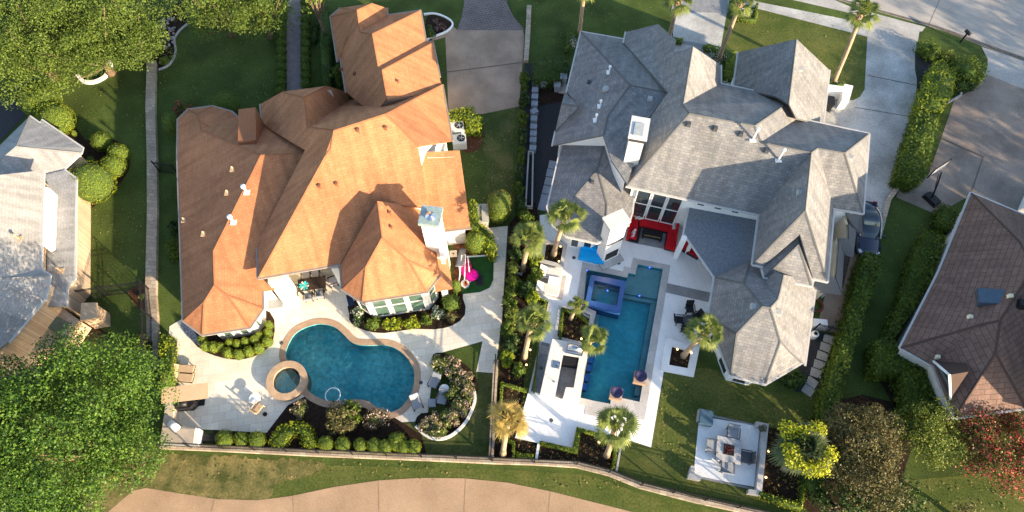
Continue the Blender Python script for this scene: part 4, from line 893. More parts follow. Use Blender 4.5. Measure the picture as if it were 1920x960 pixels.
for i, (x, y, r) in enumerate([(380, 638, 8), (386, 649, 10), (401, 651, 9.5), (415, 651, 9), (428, 662, 10.5), (432, 643, 7), (446, 646, 7.5), (448, 665, 11), (461, 641, 8), (467, 660, 10), (478, 638, 8.5), (486, 654, 11.5), (487, 630, 7), (502, 641, 10.5), (503, 624, 9), (504, 610, 9.5)]):
    shrub(x, y, r*.92, (ORD+['sixteenth'])[i]+' ball shrub from the left in the group round the orange octagonal bay', L_BOX, group=k, share=True, h=.55, lf=.07, dens=260)
for i, (x, y, rx, ry, mm, l) in enumerate([(670, 592, 14, 18, L_WHT, 'white flowering bush at the left end of the sunroom bed'), (700, 606, 18, 11, L_HEDGE, 'leafy bush below the left sunroom window'), (733, 606, 20, 12, L_BOX, 'bright leafy bush below the middle sunroom windows'), (768, 604, 20, 12, L_BOX, 'bright leafy bush below the right sunroom window'), (800, 598, 13, 11, L_HEDGE, 'leafy bush at the right end of the sunroom windows'), (820, 584, 14, 15, L_WHT, 'white flowering bush at the right end of the sunroom bed'), (846, 592, 14, 9, L_BRZ, 'low bronze ground plant in the sunroom bed')]):
    bush(x, y, rx, ry, l, mm, .9, .13, 10, 60)
k = 'topiary balls behind the bottom stone fence wall'
for i, (x, y, r) in enumerate([(422, 822, 14.5), (453, 823, 11.5), (482, 824, 14), (612, 831, 13), (643, 832, 13), (676, 834, 11.5), (702, 835, 13), (722, 838, 13), (745, 828, 17), (757, 838, 12), (776, 838, 13)]):
    shrub(x, y, r, ORD[i]+' topiary ball from the left along the bottom stone fence wall', L_BOX, group=k, h=.75, lf=.075, dens=230, name='topiary_ball')
hedge([(505, 833), (508, 818), (522, 800), (545, 791), (570, 792), (586, 808), (591, 832), (578, 840), (566, 832), (560, 815), (548, 812), (538, 822), (525, 838)], .95, 'arched topiary hedge between the balls along the bottom', L_BOX, name='topiary_hedge', lf=.11, dens=130, sm=3)
bush(562, 766, 16, 16, 'small white and pink rose bush left of the big bronze bush', L_ROSE, .8, .11, 10); bush(638, 782, 34, 26, 'big green and bronze bush below the kidney shaped pool', L_BRZ, 1.7, .15, 26, 90, cr=.3)
bush(655, 775, 20, 22, 'bright green side of the bush below the pool cleaner', L_HEDGE, 1.5, .15, 10, 80); bush(702, 784, 24, 20, 'bronze bush with white blossoms below the pool', leafmat('bronze_blossom', (.07, .05, .03), (.16, .11, .06), (.62, .52, .46), p3=.8), 1.1, .12, 14)
k = 'pink and cream rose bushes of the crescent bed'
for i, (x, y, rx, ry) in enumerate([(825, 682, 18, 17), (850, 690, 20, 20), (868, 712, 20, 22), (850, 735, 20, 20), (876, 740, 16, 22), (860, 765, 22, 18), (838, 785, 20, 16), (812, 790, 20, 17), (795, 800, 13, 12), (822, 808, 18, 12), (848, 782, 18, 16)]):
    bush(x, y, rx, ry, ORD[i]+' rose bush from the top of the crescent shaped bed', L_ROSE if i % 3 else leafmat('rose_leaf_green', (.06, .11, .02), (.17, .20, .04), (.55, .45, .38), p3=.88), 1.15, .13, 16, 60, group=k, cr=.32)
# hedges and shrubs between the gardens
hedge([(298, 626), (318, 626), (320, 715), (313, 738), (299, 742)], 1.2, 'narrow clipped hedge at the left end of the travertine terrace', L_BOX, lf=.12)
hedge([(215, 630), (268, 626), (270, 690), (262, 700), (225, 670)], 1.5, 'clipped hedge between the big tree and the iron fence', L_HEDGE)
bush(145, 614, 15, 12, 'dark shrub beside the glazed bay of the brick house', L_DARK, .9); bush(266, 557, 6, 6, 'small spiky yellow plant in the fence corner bed', L_OLIVE, .4, .2, 4)
k = 'loose shrubs of the screen between the two gardens'
scr = [(984, 150, 9, 20), (983, 185, 9, 18), (981, 220, 9, 18), (980, 255, 9, 18), (978, 290, 9, 18), (975, 325, 9, 18), (973, 352, 10, 16), (976, 382, 13, 18), (984, 410, 16, 16), (972, 440, 12, 14), (1000, 430, 14, 14), (968, 476, 13, 20), (1003, 480, 14, 20), (1003, 515, 14, 20), (962, 505, 11, 16), (962, 535, 15, 18), (985, 540, 17, 16), (998, 556, 12, 12), (956, 562, 15, 18), (958, 590, 15, 18), (952, 620, 13, 18), (958, 645, 15, 18), (950, 672, 13, 14), (972, 692, 12, 12)]
for i, (x, y, rx, ry) in enumerate(scr):
    mm = [L_HEDGE, L_DARK, L_BOX, L_HEDGE, L_OLIVE][i % 5] if i > 10 else [L_HEDGE, L_DARK][i % 2]
    bush(x, y, rx, ry, (ORD+ORD2)[i]+' loose shrub from the top of the green screen between the two gardens', mm, 1.5 if i > 6 else 1.2, .16, 12, 70, group=k)
# grey house front and back planting
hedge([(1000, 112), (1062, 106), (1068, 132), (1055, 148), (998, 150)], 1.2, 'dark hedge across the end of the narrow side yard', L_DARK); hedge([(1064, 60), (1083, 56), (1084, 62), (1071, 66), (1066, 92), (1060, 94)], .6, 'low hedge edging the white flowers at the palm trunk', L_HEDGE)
for x, y, rx, ry, l in ((1074, 74, 8, 16, 'white flowers at the foot of the left front palm'), (1345, 102, 20, 16, 'white flowers at the foot of the palm right of the front walk'), (1396, 20, 16, 12, 'white flowers in the bed at the top edge by the sidewalk'), (1362, 158, 10, 6, 'white flowers in the dark nook below the front roofs'), (1568, 156, 9, 4, 'white flowers behind the white garden wall')):
    bush(x, y, rx, ry, l, L_WHT2, .35, .12, 12, 50, name='flower_bed', cat='flowers', cr=.6)
for pts, l in (([(1318, 84), (1328, 81), (1370, 92), (1384, 98), (1374, 150), (1358, 144), (1363, 100), (1322, 92)], 'low clipped hedge round the white flowers by the front walk'), ([(1262, 68), (1282, 71), (1280, 79), (1262, 76)], 'short low hedge at the foot of the front walk'), ([(1373, -5), (1378, -5), (1382, 28), (1414, 33), (1418, 4), (1423, 4), (1419, 38), (1378, 34)], 'low hedge framing the flower bed at the top edge'),
              ([(1555, 152), (1590, 156), (1590, 161), (1555, 158)], 'low strip hedge behind the white garden wall')):
    hedge(pts, .45, l, L_BOX, lf=.1, dens=110)
k = 'clipped hedges on the right side drives'
hedge([(1752, 116), (1768, 112), (1795, 138), (1788, 175), (1765, 208), (1722, 208), (1728, 175)], 1.7, 'yellow green hedge block on the driveway island', L_BOX, group=k, lf=.17, dens=60, sm=1); hedge([(1722, 209), (1764, 209), (1750, 260), (1738, 330), (1720, 342), (1684, 330), (1700, 270)], 1.6, 'long mid green hedge between the two drives', L_HEDGE, group=k, lf=.17, sm=1)
bush(1745, 92, 20, 20, 'dark green bush at the left of the driveway island', L_HEDGE, 1.4, .16, 12); bush(1815, 128, 30, 24, 'broad green bush at the right of the driveway island', L_HEDGE, 1.5, .17, 20, 80); bush(1778, 103, 18, 12, 'light shrub between the two island bushes', L_OLIVE, 1.1); bush(1806, 158, 20, 12, 'low dark shrub at the tip of the driveway island', L_DARK, .8)
hedge([(1768, 379), (1800, 395), (1786, 432), (1755, 420)], 1.1, 'square hedge block beside the basketball hoop base', L_HEDGE, group=k); hedge([(1738, 432), (1752, 430), (1775, 444), (1748, 520), (1700, 600), (1672, 640), (1660, 632), (1690, 560), (1712, 480)], 1.3, 'long shaded hedge along the brown roofed house', L_HEDGE, group=k, lf=.16)
hedge([(1640, 640), (1668, 630), (1700, 660), (1745, 690), (1760, 720), (1770, 770), (1745, 790), (1705, 770), (1690, 700), (1640, 700)], 1.6, 'dark green hedge at the lower corner of the brown roofed house', L_HEDGE, group=k, lf=.17, sm=1)
hedge([(1622, 472), (1652, 476), (1650, 510), (1625, 570), (1612, 620), (1590, 690), (1575, 740), (1560, 790), (1540, 790), (1545, 740), (1570, 660), (1595, 570), (1608, 520)], 1.5, 'long leafy hedge right of the stepping stone passage', L_HEDGE, lf=.18, group=k, rough=.22)
bush(1488, 712, 24, 15, 'dark shrub below the octagonal wing roof', L_DARK, .8, .15, 12); hedge([(1425, 920), (1480, 938), (1500, 945), (1506, 900), (1512, 900), (1506, 955), (1480, 950), (1422, 928)], .6, 'low hedge at the lower edge of the fire pit bed', L_BOX, lf=.12)
bush(1530, 900, 24, 40, 'dark dense shrub between flowering palm and bronze tree', L_DARK, 1.6, .17, 16)
# low hedges of the white garden
for pts, l in (([(999, 735), (1003, 735), (1012, 640), (1026, 562), (1000, 552), (1000, 558), (1020, 564), (1008, 640)], 'slim low hedge left of the sunken walk'), ([(938, 715), (990, 729), (987, 736), (944, 722), (940, 775), (935, 790)], 'thin low hedge round the upper left bedding square'),
               ([(1082, 800), (1143, 816), (1163, 823), (1154, 880), (1146, 878), (1153, 830), (1090, 809), (1083, 851), (1010, 833), (1012, 826), (1073, 840)], 'zigzag low hedge below the white terrace'), ([(935, 820), (966, 826), (966, 860), (960, 860), (960, 832), (935, 828)], 'thin low hedge round the dry palm'),
               ([(1051, 577), (1056, 575), (1088, 585), (1106, 602), (1104, 610), (1084, 592), (1058, 583), (1053, 640), (1047, 638)], 'low hedge round the planter with the shortest palm'), ([(966, 846), (1000, 852), (1001, 862), (968, 860)], 'low block hedge at the bottom of the white garden')):
    hedge(pts, .4, l, L_BOX, lf=.09, dens=150, rough=.05)
for pts, l in (([(1058, 585), (1084, 594), (1103, 612), (1093, 643), (1052, 636)], 'low bedding plants in the planter by the tiled spa'), ([(970, 590), (1000, 560), (1016, 570), (998, 700), (988, 725), (945, 712)], 'rows of bedding plants in the long left bed'), ([(948, 726), (985, 737), (970, 815), (940, 815)], 'rows of bedding plants by the dry palm'), ([(970, 828), (1010, 838), (1082, 855), (1092, 812), (1150, 830), (1144, 885), (1070, 870), (1005, 862), (970, 845)], 'rows of bedding plants below the white terrace'),
               ([(1024, 455), (1056, 462), (1050, 492), (1018, 485)], 'bedding plants round the palm in the small square bed'), ([(1262, 656), (1298, 665), (1292, 692), (1258, 684)], 'bedding plants in the square planter of the leaning palm'), ([(1433, 805), (1475, 812), (1500, 930), (1430, 922)], 'rows of dark bedding plants beside the fire pit terrace')):
    bedding(pts, l)
# ================================================================= OBJECTS
def sc_at(px, py): return FOC/((P(px, py)-Vector((0, 0, CH))).length)
def chair(px, py, rz, label, fabric=DGREY, frame=BLACK, w=.62, dp=.6, group=None, name='patio_chair', back=.5, seat_h=.42, arms=True, rec=.25, z=0, bb=.0, cat='chair'):
    p = P(px, py, z+.35); t = empty(name, (p.x, p.y, z+.05), rz, label, cat, group)
    MB().box(0, 0, seat_h, w-.08, dp, .1).build('seat', fabric, t)
    MB().box(0, dp/2+.05+back*math.sin(rec)/2, seat_h+back/2*math.cos(rec), w-.06, .09, back, 0, -rec).build('backrest', fabric, t)
    for i, j in ((-1, -1), (1, -1), (-1, 1), (1, 1)): MB().box(i*(w/2-.05), j*(dp/2-.03), (seat_h-.06)/2, .05, .05, seat_h-.06).build('leg', frame, t)
    if arms:
        for i in (-1, 1): MB().box(i*(w/2), 0, seat_h+.2, .06, dp+.05, .05).build('armrest', frame, t)
        for i in (-1, 1): MB().box(i*(w/2), -dp/2, seat_h/2+.1, .05, .05, seat_h+.15).build('arm_post', frame, t)
    return t
def lounger(px, py, rz, label, fabric, frame, L=1.9, w=.68, group=None, name='sun_lounger', z=0):
    p = P(px, py, z+.3); t = empty(name, (p.x, p.y, z+.05), rz, label, 'sun lounger', group)
    MB().box(0, -.3, .32, w, L*.62, .1).build('seat', fabric, t)
    MB().box(0, L*.3+.02, .47, w, L*.38, .09, 0, .55).build('backrest', fabric, t)
    MB().box(w/2+.03, 0, .25, .05, L, .06).box(-w/2-.03, 0, .25, .05, L, .06).box(0, -L/2, .25, w, .05, .06).build('frame', frame, t)
    for i, j in ((-1, -1), (1, -1), (-1, 1), (1, 1)): MB().box(i*w/2, j*L*.4, .11, .05, .05, .22).build('leg', frame, t)
    return t
def round_table(px, py, r, h, label, top, leg, name='round_table', z=0, legs=3):
    p = P(px, py, z+h); t = empty(name, (p.x, p.y, z+.05), 0, label, 'table')
    MB().lathe(0, 0, [(r, h-.04), (r, h)], 24).build('tabletop', top, t)
    for i in range(legs):
        a = 6.283*i/legs; MB().tube([(r*.25*math.cos(a), r*.25*math.sin(a), h-.05), (r*.75*math.cos(a), r*.75*math.sin(a), 0)], .02, 6).build('leg', leg, t)
    return t
def obj1(name, mb, m, label, cat, group=None, smooth=False):
    return tag(mb.build(name, m, None, smooth), label, cat, group)
def disc(name, px, py, r, z, h, m, label, cat, group=None):
    p = P(px, py, z+h); return obj1(name, MB().lathe(p.x, p.y, [(r, z), (r, z+h*.7), (r*.8, z+h)], 20), m, label, cat, group)
# ---- raised spas
p = P(537.5, 713, .5); sp = empty('round_spa', (p.x, p.y, 0), 0, 'raised round spa with tan stone rim at the left end of the kidney shaped pool', 'spa')
def ring(ri, ro, z0, z1, n=40):
    mb = MB(); vs = []
    for k in range(n):
        a = 6.28318*k/n; c, s_ = math.cos(a), math.sin(a); vs += [(ro*c, ro*s_, z0), (ro*c, ro*s_, z1), (ri*c, ri*s_, z1), (ri*c, ri*s_, z0)]
    fs = []
    for k in range(n):
        a, b = 4*k, 4*((k+1) % n)
        for i in range(4): fs.append((a+i, b+i, b+(i+1) % 4, a+(i+1) % 4))
    return mb.add(vs, fs)
ring(.92, 1.30, -.9, .46).build('spa_wall', PCOPE, sp); ring(.90, 1.36, .47, .53).build('rim', mat('tan_stone', (.40, .28, .18), .8, .15, 2, .2, 20), sp)
MB().lathe(0, 0, [(.91, -.6), (.91, -.58)], 32).build('spa_floor', PF1, sp); MB().lathe(0, 0, [(.5, -.57), (.5, -.5)], 20).build('spa_drain', PF2, sp)
MB().lathe(0, 0, [(.915, .30), (.915, .301)], 32).build('spa_water', WAT, sp)
def frame_prism(outer, inner, z0, z1):
    mb = MB(); n = len(outer); vs = []
    for o, i in zip(outer, inner): vs += [(*o, z0), (*o, z1), (*i, z1), (*i, z0)]
    fs = []
    for k in range(n):
        a, b = 4*k, 4*((k+1) % n)
        for i in range(4): fs.append((a+i, a+(i+1) % 4, b+(i+1) % 4, b+i))
    return mb.add(vs, fs)
so_ = [(1108, 515), (1174.5, 527), (1163, 586), (1096.5, 570)]; si_ = [(1115, 525.5), (1163.5, 537), (1156, 573), (1107.5, 563)]
s2 = empty('square_spa', (0, 0, 0), 0, 'square raised spa clad in blue mosaic tile at the head of the long pool', 'spa')
frame_prism([P2(*q, .45) for q in so_], [P2(*q, .45) for q in si_], -.88, .45).build('mosaic_wall', MOSAIC, s2)
flat_mesh('spa_water', [P2(*q, .3) for q in si_], [], .3, WAT2, None, None, s2); flat_mesh('spa_floor', [P2(*q, .3) for q in si_], [], -.55, PF2, None, None, s2)
MB().prism([P2(*q, -.15) for q in ((1115, 527), (1162, 538), (1160, 545), (1122, 537), (1117, 562), (1108, 561))], -.54, -.15).build('spa_bench', PSH, s2)
for i, (x, y) in enumerate(((1202, 705), (1157, 735))):
    p = P(x, y, .75); t = empty('water_bowl', (p.x, p.y, 0), 0, ('upper right' if i == 0 else 'lower left')+' dark purple tiled water bowl at the foot of the long pool', 'water bowl', 'purple water bowls at the pool corner')
    MB().lathe(0, 0, [(.14, .42), (.34, .58), (.42, .74), (.37, .75), (.25, .64), (.05, .6)], 24).build('bowl', PURPLE, t, True)
    MB().box(0, 0, .2, .8, .8, .42, -.24).build('pedestal', PCOPE, t)
for i, (x, y) in enumerate(((1108, 674), (1105, 689.5), (1101, 708), (1097.5, 725))):
    p = P(x, y, -.1); t = empty('pool_stool', (p.x, p.y, -.88), -.24, ORD[i]+' blue tiled stool from the top in the row inside the pool along the bar', 'stool', 'blue stools in the pool at the bar')
    MB().box(0, 0, .72, .42, .5, .08).build('seat', mat('stool_blue', (.01, .10, .38), .4, .15), t); MB().box(0, 0, .34, .3, .3, .68).build('pedestal', NAVY, t)
# pool cleaner hose and head, floor lights
p = P(624, 741, -.02); cl = empty('pool_cleaner', (p.x, p.y, -.03), 0, 'white hose ring and pool cleaner floating in the kidney shaped pool', 'pool cleaner')
MB().tube([(.5*math.cos(a*.3), .5*math.sin(a*.3), .02) for a in range(0, 22)], .035, 6).tube([(.45, -.3, .02), (.55, -.6, .02), (.7, -.75, .02)], .035, 6).build('hose', WHITE, cl)
MB().box(.85, -.45, .05, .35, .3, .16, .5).build('cleaner_head', MGREY, cl)
for x, y, l in ((1100.5, 507, 'top left corner of the pool'), (1218, 501.5, 'shallow ledge'), (1199, 554.5, 'ledge step'), (1139, 544.5, 'square spa'), (1155, 587, 'outer wall of the square spa')):
    p = P(x, y, .02 if l[0] != 's' or 'square' not in l else .32); obj1('pool_light', MB().lathe(p.x, p.y, [(.05, p.z-.03), (.05, p.z+.01)], 10), PLAMP, 'small glowing blue light at the '+l, 'light', 'blue lights of the angular pool')
for x, y, l in ((1051, 462, 'upper edge of the small square palm bed'), (1048, 490, 'lower corner of the small square palm bed'), (1077.5, 586, 'foot of the shortest palm'), (1090, 635, 'foot of the palm leaning over the pool'), (994, 656, 'sunken walk beside a palm trunk'), (987, 684, 'bedding rows left of the sunken walk'), (963, 835, 'low hedge right of the dry palm'), (1123, 829, 'middle of the bedding below the terrace'), (1150, 835, 'trunk of the palm below the terrace'), (1270, 655, 'top of the square planter'), (1296, 661, 'trunk of the leaning palm'), (1441, 846, 'right wall of the fire pit terrace, upper'), (1436, 895, 'right wall of the fire pit terrace, lower')):
    p = P(x, y, .25); t = empty('garden_light', (p.x, p.y, 0), 0, 'small warm garden spotlight at the '+l, 'garden light', 'small lit garden spotlights')
    MB().tube([(0, 0, 0), (0, 0, .2)], .02, 5).build('stake', BLACK, t); MB().lathe(0, 0, [(.03, .2), (.075, .25), (.04, .29)], 10).build('lamp', LAMP, t)
for q_ in ([(1056, 580), (1090, 588), (1106, 600), (1098, 646), (1045, 634)], [(1023, 453), (1058, 460), (1051, 495), (1016, 486)], [(1258, 651), (1301, 663), (1294, 697), (1252, 686)]): sheet('mulch_bed', q_, 10, MULCH)
sheet('mulch_bed', [(968, 824), (1012, 832), (1073, 846), (1082, 806), (1156, 824), (1148, 890), (1080, 870), (1000, 864), (935, 862), (940, 820)], 4, MULCH)
# ---- outdoor kitchen of the white garden
ok_ = empty('outdoor_kitchen', (0, 0, 0), 0, 'pale stone bar counter with sunken grey floor between palms and the long pool', 'outdoor kitchen')
MB().prism([P2(*q, .85) for q in [(1036, 635), (1101, 647), (1088, 750), (1056, 745), (1061, 726), (1076, 727), (1086, 670), (1056, 665), (1041, 743), (1013, 737)]], .08, .85).build('counter', mat('counter_stone', (.66, .63, .58), .6, .06, 3, .05), ok_)
sheet('sunken_floor', [(1056, 665), (1086, 670), (1076, 727), (1061, 726), (1056, 748), (1040, 745)], 8, SLATE, label='dark slate floor inside the bar counter'); sheet('sunken_floor', [(1011, 640), (1031, 645), (1013, 738), (992, 733)], 8, SLATE, label='dark slate steps left of the bar counter')
for y0 in (0, 1, 2):
    sheet('step', [(1009.5-y0*1.2, 646+y0*5), (1030-y0*1.2, 651+y0*5), (1029-y0*1.2, 655.5+y0*5), (1008.5-y0*1.2, 650.5+y0*5)], 9, CONC)
MB().prism([P2(*q, .8) for q in [(1057, 666), (1085, 671), (1082, 686), (1054, 681)]], .1, .8).build('fridge_front', BLACK, ok_)
p = P(1043, 684, .87); MB().box(p.x, p.y, .87, .5, .5, .04, -.2).build('sink', STEEL, ok_)
p = P(1078, 655, .95); gt = empty('gas_grill', (p.x, p.y, .86), -.22, 'stainless steel grill with rounded lid built into the bar counter', 'grill')
MB().tube([(-.5, .08, .1), (.5, .08, .1)], .26, 14).build('lid', STEEL, gt, True); MB().box(0, 0, .04, 1.15, .75, .07).build('body', STEEL, gt); MB().tube([(-.45, -.3, .2), (.45, -.3, .2)], .02, 6).build('handle', STEEL, gt)
for i in range(5): MB().lathe(-.36+i*.18, -.34, [(.035, .08), (.035, .12)], 8).build('knob', BLACK, gt)
for x, y, l in ((1039, 716, 'lower'), (1044, 686, 'upper')):
    p = P(x, y, .86); t = empty('bar_faucet', (p.x, p.y, .86), 0, l+' slim steel faucet on the bar counter', 'faucet'); MB().tube([(0, 0, 0), (0, 0, .28), (.1, -.05, .34), (.2, -.1, .28)], .02, 6).build('spout', STEEL, t); MB().lathe(0, 0, [(.06, 0), (.06, .03)], 10).build('base', STEEL, t)
# ---- planters and low walls of the white garden
def curbframe(name, outer, w, z0, z1, m, label, cat='planter'):
    pl = [P2(*q, z1) for q in outer]
    if area(pl) < 0: pl = pl[::-1]
    return obj1(name, frame_prism(pl, offset(pl, -w), z0, z1), m, label, cat)
curbframe('planter', [(1249, 633), (1312, 651), (1301, 706), (1239, 694)], .5, .02, .22, WHITEP, 'square white stone planter round the leaning palm')
curbframe('planter', [(1019, 448), (1064, 457), (1056, 502), (1012, 491)], .28, .02, .3, COPE, 'small square grey stone planter left of the blue lounger')
curbframe('planter', [(1048, 573), (1097, 580), (1113, 588), (1101, 649), (1038, 634)], .2, .02, .32, COPE, 'stone planter holding the shortest palm by the tiled spa')
curbframe('planter', [(967, 497), (981, 502), (979, 515), (965, 510)], .08, .02, .25, COPE, 'tiny square stone collar round the palm by the travertine walk')
for px4, l in (([(1012, 640), (1028, 566), (1031, 567), (1016, 641), (995, 735), (991, 734)], 'pale stone curb along the sunken walk'), ([(990, 737), (997, 739), (978, 815), (1014, 824), (1008, 862), (1003, 861), (1008, 830), (966, 820)], 'pale curb at the lower left corner of the white terrace'), ([(1165, 824), (1168, 825), (1158, 884), (1154, 883)], 'thin white curb at the right of the palm bed')):
    obj1('garden_curb', MB().prism([P2(*q, .2) for q in px4], .02, .2), COPE if 'lower left' not in l else WHITEP, l, 'curb')
# fire pit terrace walls and set
for px4, l, h in (([(1311, 766), (1334, 770), (1333, 782), (1318, 779), (1316, 790), (1308, 789)], 'L shaped low white wall at the upper left corner of the fire pit terrace', .5), ([(1419, 790), (1442, 795), (1441, 800), (1428, 930), (1403, 925), (1404, 917), (1418, 919), (1431, 802), (1418, 799)], 'long low white wall on the right of the fire pit terrace', .5), ([(1296, 873), (1303, 874), (1302, 889), (1315, 892), (1314, 901), (1290, 896)], 'L shaped low white wall at the lower left corner of the fire pit terrace', .5)):
    obj1('low_wall', MB().prism([P2(*q, h) for q in px4], 0, h), COPE, l, 'low wall')
sheet('paving_strip', [(1332, 777), (1420, 797), (1420, 800), (1332, 781)], 6, GREYP); sheet('paving_strip', [(1424, 802), (1428, 802), (1417, 918), (1413, 917)], 6, GREYP); sheet('paving_strip', [(1300, 891), (1414, 915), (1414, 919), (1300, 895)], 6, GREYP)
p = P(1366, 844, .5); ft = empty('fire_pit_table', (p.x, p.y, .03), -.2, 'square grey stone fire pit table with dark red lava rock', 'fire pit')
MB().box(0, 0, .24, 1.35, 1.35, .46).build('base', DGREY, ft); MB().box(0, 0, .51, 1.55, 1.55, .08).build('tabletop', mat('grey_marble', (.36, .36, .37), .5, .2, 4), ft); MB().box(0, 0, .565, .66, .66, .03).build('burner_tray', BLACK, ft); 
fr_ = MB(); [fr_.box(random.uniform(-.25, .25), random.uniform(-.25, .25), .6, .1, .1, .07, random.random()*3) for _ in range(36)]; fr_.build('lava_rock', FIRE, ft)
for x, y, rz, l in ((1373, 813, -.2, 'upper'), (1334, 837, 1.4, 'left'), (1398, 858, -1.75, 'right'), (1362, 877, 2.95, 'lower')):
    chair(x, y, rz, l+' grey club chair at the square fire pit table', MGREY if l != 'right' else DGREY, DGREY, .8, .62, 'grey club chairs round the fire pit', 'club_chair', .42)
obj1('storage_box', MB().box(*P(1323, 784, .4), .85, .9, .6, -.2), mat('blue_grey_box', (.05, .10, .15), .6, .1), 'dark blue box at the upper left corner of the fire pit terrace', 'storage box')
p = P(1427, 805, .55); pt = empty('flower_pot', (p.x, p.y, .5), 0, 'small reddish potted plant on the upper right wall of the fire pit terrace', 'potted plant'); MB().lathe(0, 0, [(.14, 0), (.2, .25), (.16, .26)], 12).build('pot', DGREY, pt); u = sphere_pts(60, -.2); leafmesh('foliage', u*.25+[0, 0, .35], u, .12, L_BRZ, pt)
# dark bistro set by the pool
k = 'black metal bistro chairs by the pool'
for x, y, rz, l in ((1293, 581, 0.0, 'upper'), (1274, 601, 1.5, 'left'), (1285, 618, 2.7, 'lower'), (1305, 596, -1.0, 'right')):
    chair(x, y, rz, l+' black mesh chair of the bistro set beside the long pool', BLACK, BLACK, .6, .5, k, 'bistro_chair', .5, rec=.35)
round_table(1291, 601, .4, .5, 'round glass topped bistro table beside the long pool', DGREY, BLACK)
# sectional, coffee table, cushions
def secbox(name, q, z0, z1, m, par): return MB().prism([P2(*t, z1) for t in q], z0, z1).build(name, m, par)
se = empty('sectional_sofa', (P(1226, 424).x, P(1226, 424).y, 0), 0, 'large U shaped red outdoor sofa on a dark base below the tall windows', 'sofa')
def chl(o):
    o.parent = se; o.matrix_parent_inverse = se.matrix_basis.inverted(); return o
for nm, q, z0, z1, m in (('base', [(1185, 398), (1273, 415), (1265, 471), (1245, 466), (1250, 436), (1203, 425), (1197, 455), (1177, 450)], .06, .24, BLACK),
    ('seat', [(1187, 399), (1199, 401), (1193, 448), (1179, 445)], .25, .44, RED), ('seat', [(1200, 402), (1259, 413), (1254, 434), (1199, 422)], .25, .43, RED), ('seat', [(1260, 413), (1272, 416), (1264, 468), (1247, 464), (1253, 434)], .25, .44, RED),
    ('backrest', [(1184, 396), (1189, 397), (1179, 447), (1175, 446)], .25, .72, RED), ('backrest', [(1189, 397), (1270, 412), (1269, 417), (1188, 402)], .25, .73, RED), ('backrest', [(1270, 412), (1275, 413), (1267, 466), (1263, 465)], .25, .72, RED)):
    chl(secbox(nm, q, z0, z1, m, None))
for x, y, rz, l in ((1195, 408, .4, 'pair of white cushions, left one, on the red sofa corner'), (1201, 410, .2, 'pair of white cushions, right one, on the red sofa corner'), (1188, 434, .9, 'white cushion, upper one, on the left arm of the red sofa'), (1187, 440, 1.2, 'white cushion, lower one, on the left arm of the red sofa'), (1264, 425, 1.3, 'single white cushion on the right arm of the red sofa')):
    p = P(x, y, .5); obj1('cushion', MB().box(p.x, p.y, .52, .40, .13, .26, rz, .5), CREAM, l, 'cushion', 'white cushions on the red sofa')
p = P(1223, 440, .35); t = empty('coffee_table', (p.x, p.y, .05), -.22, 'low black coffee table inside the red U shaped sofa', 'coffee table'); MB().box(0, 0, .34, 1.5, .75, .07).build('tabletop', BLACK, t)
for i, j in ((-1, -1), (1, -1), (-1, 1), (1, 1)): MB().box(i*.65, j*.3, .15, .09, .09, .3).build('leg', BLACK, t)
MB().box(0, -.2, .385, 1.2, .06, .02).build('metal_strip', mat('bronze_strip', (.3, .2, .08), .4), t)
p = P(1297, 467, .4); t = empty('daybed', (p.x, p.y, .05), -.6, 'red cushioned bench half hidden under the slate pavilion roof', 'bench'); MB().box(0, 0, .15, 1.5, .8, .28).build('base', BLACK, t); MB().box(0, 0, .37, 1.45, .76, .14).build('seat', RED, t); MB().box(0, .42, .5, 1.45, .1, .5).build('backrest', RED, t)
# blue covered lounger
p = P(1112, 475, .4); t = empty('covered_lounger', (p.x, p.y, .05), -.22, 'bright blue covered lounge seat on the white terrace', 'lounger')
MB().prism([(-1.0, -.6), (.9, -.66), (.97, .3), (.8, .5), (-.78, .48), (-1.0, .25)], .05, .42, .97).build('seat_cover', BLUE, t); MB().prism([(-.85, .2), (.85, .15), (.92, .5), (-.8, .56)], .425, .72, .93).build('back_cover', BLUE, t); MB().prism([(.62, -.46), (.8, -.48), (.84, .14), (.70, .14)], .425, .55, .9).build('arm_cover', BLUE, t)
# white lounge chairs under glass umbrella
k = 'white loungers on the left of the white terrace'
for x, y, l in ((1032, 512, 'upper'), (1026, 542, 'lower')): lounger(x, y, 1.36, l+' pale mesh lounge chair beside the garden screen', CREAM, WHITE, 1.7, .75, k)
p = P(1040, 527, .45); t = empty('side_table', (p.x, p.y, .05), -.2, 'white side table between the two pale lounge chairs', 'table'); MB().box(0, 0, .45, .9, .6, .06).build('tabletop', WHITE, t); [MB().box(i*.38, j*.24, .21, .05, .05, .42).build('leg', WHITE, t) for i in (-1, 1) for j in (-1, 1)]
sheet('rug', [(1012, 505), (1062, 518), (1054, 563), (1008, 549)], 7, mat('taupe_rug', (.45, .41, .38), .9, .1, 4), label='taupe mat under the pale lounge chairs')
for x, y, l in ((1076, 483, 'left of the blue lounger'), (1160, 493, 'above the pool'), (1015, 690, 'in the sunken walk'), (1034, 788, 'on the lower white terrace'), (1341, 506, 'beside the pavilion'), (528, 643, 'left of the kidney shaped pool'), (789, 717, 'right of the kidney shaped pool')):
    if 'pavilion' in l: continue
    disc('deck_drain', x, y, .13, .03, .03, DGREY, 'small dark deck drain '+l, 'drain', 'deck drains')
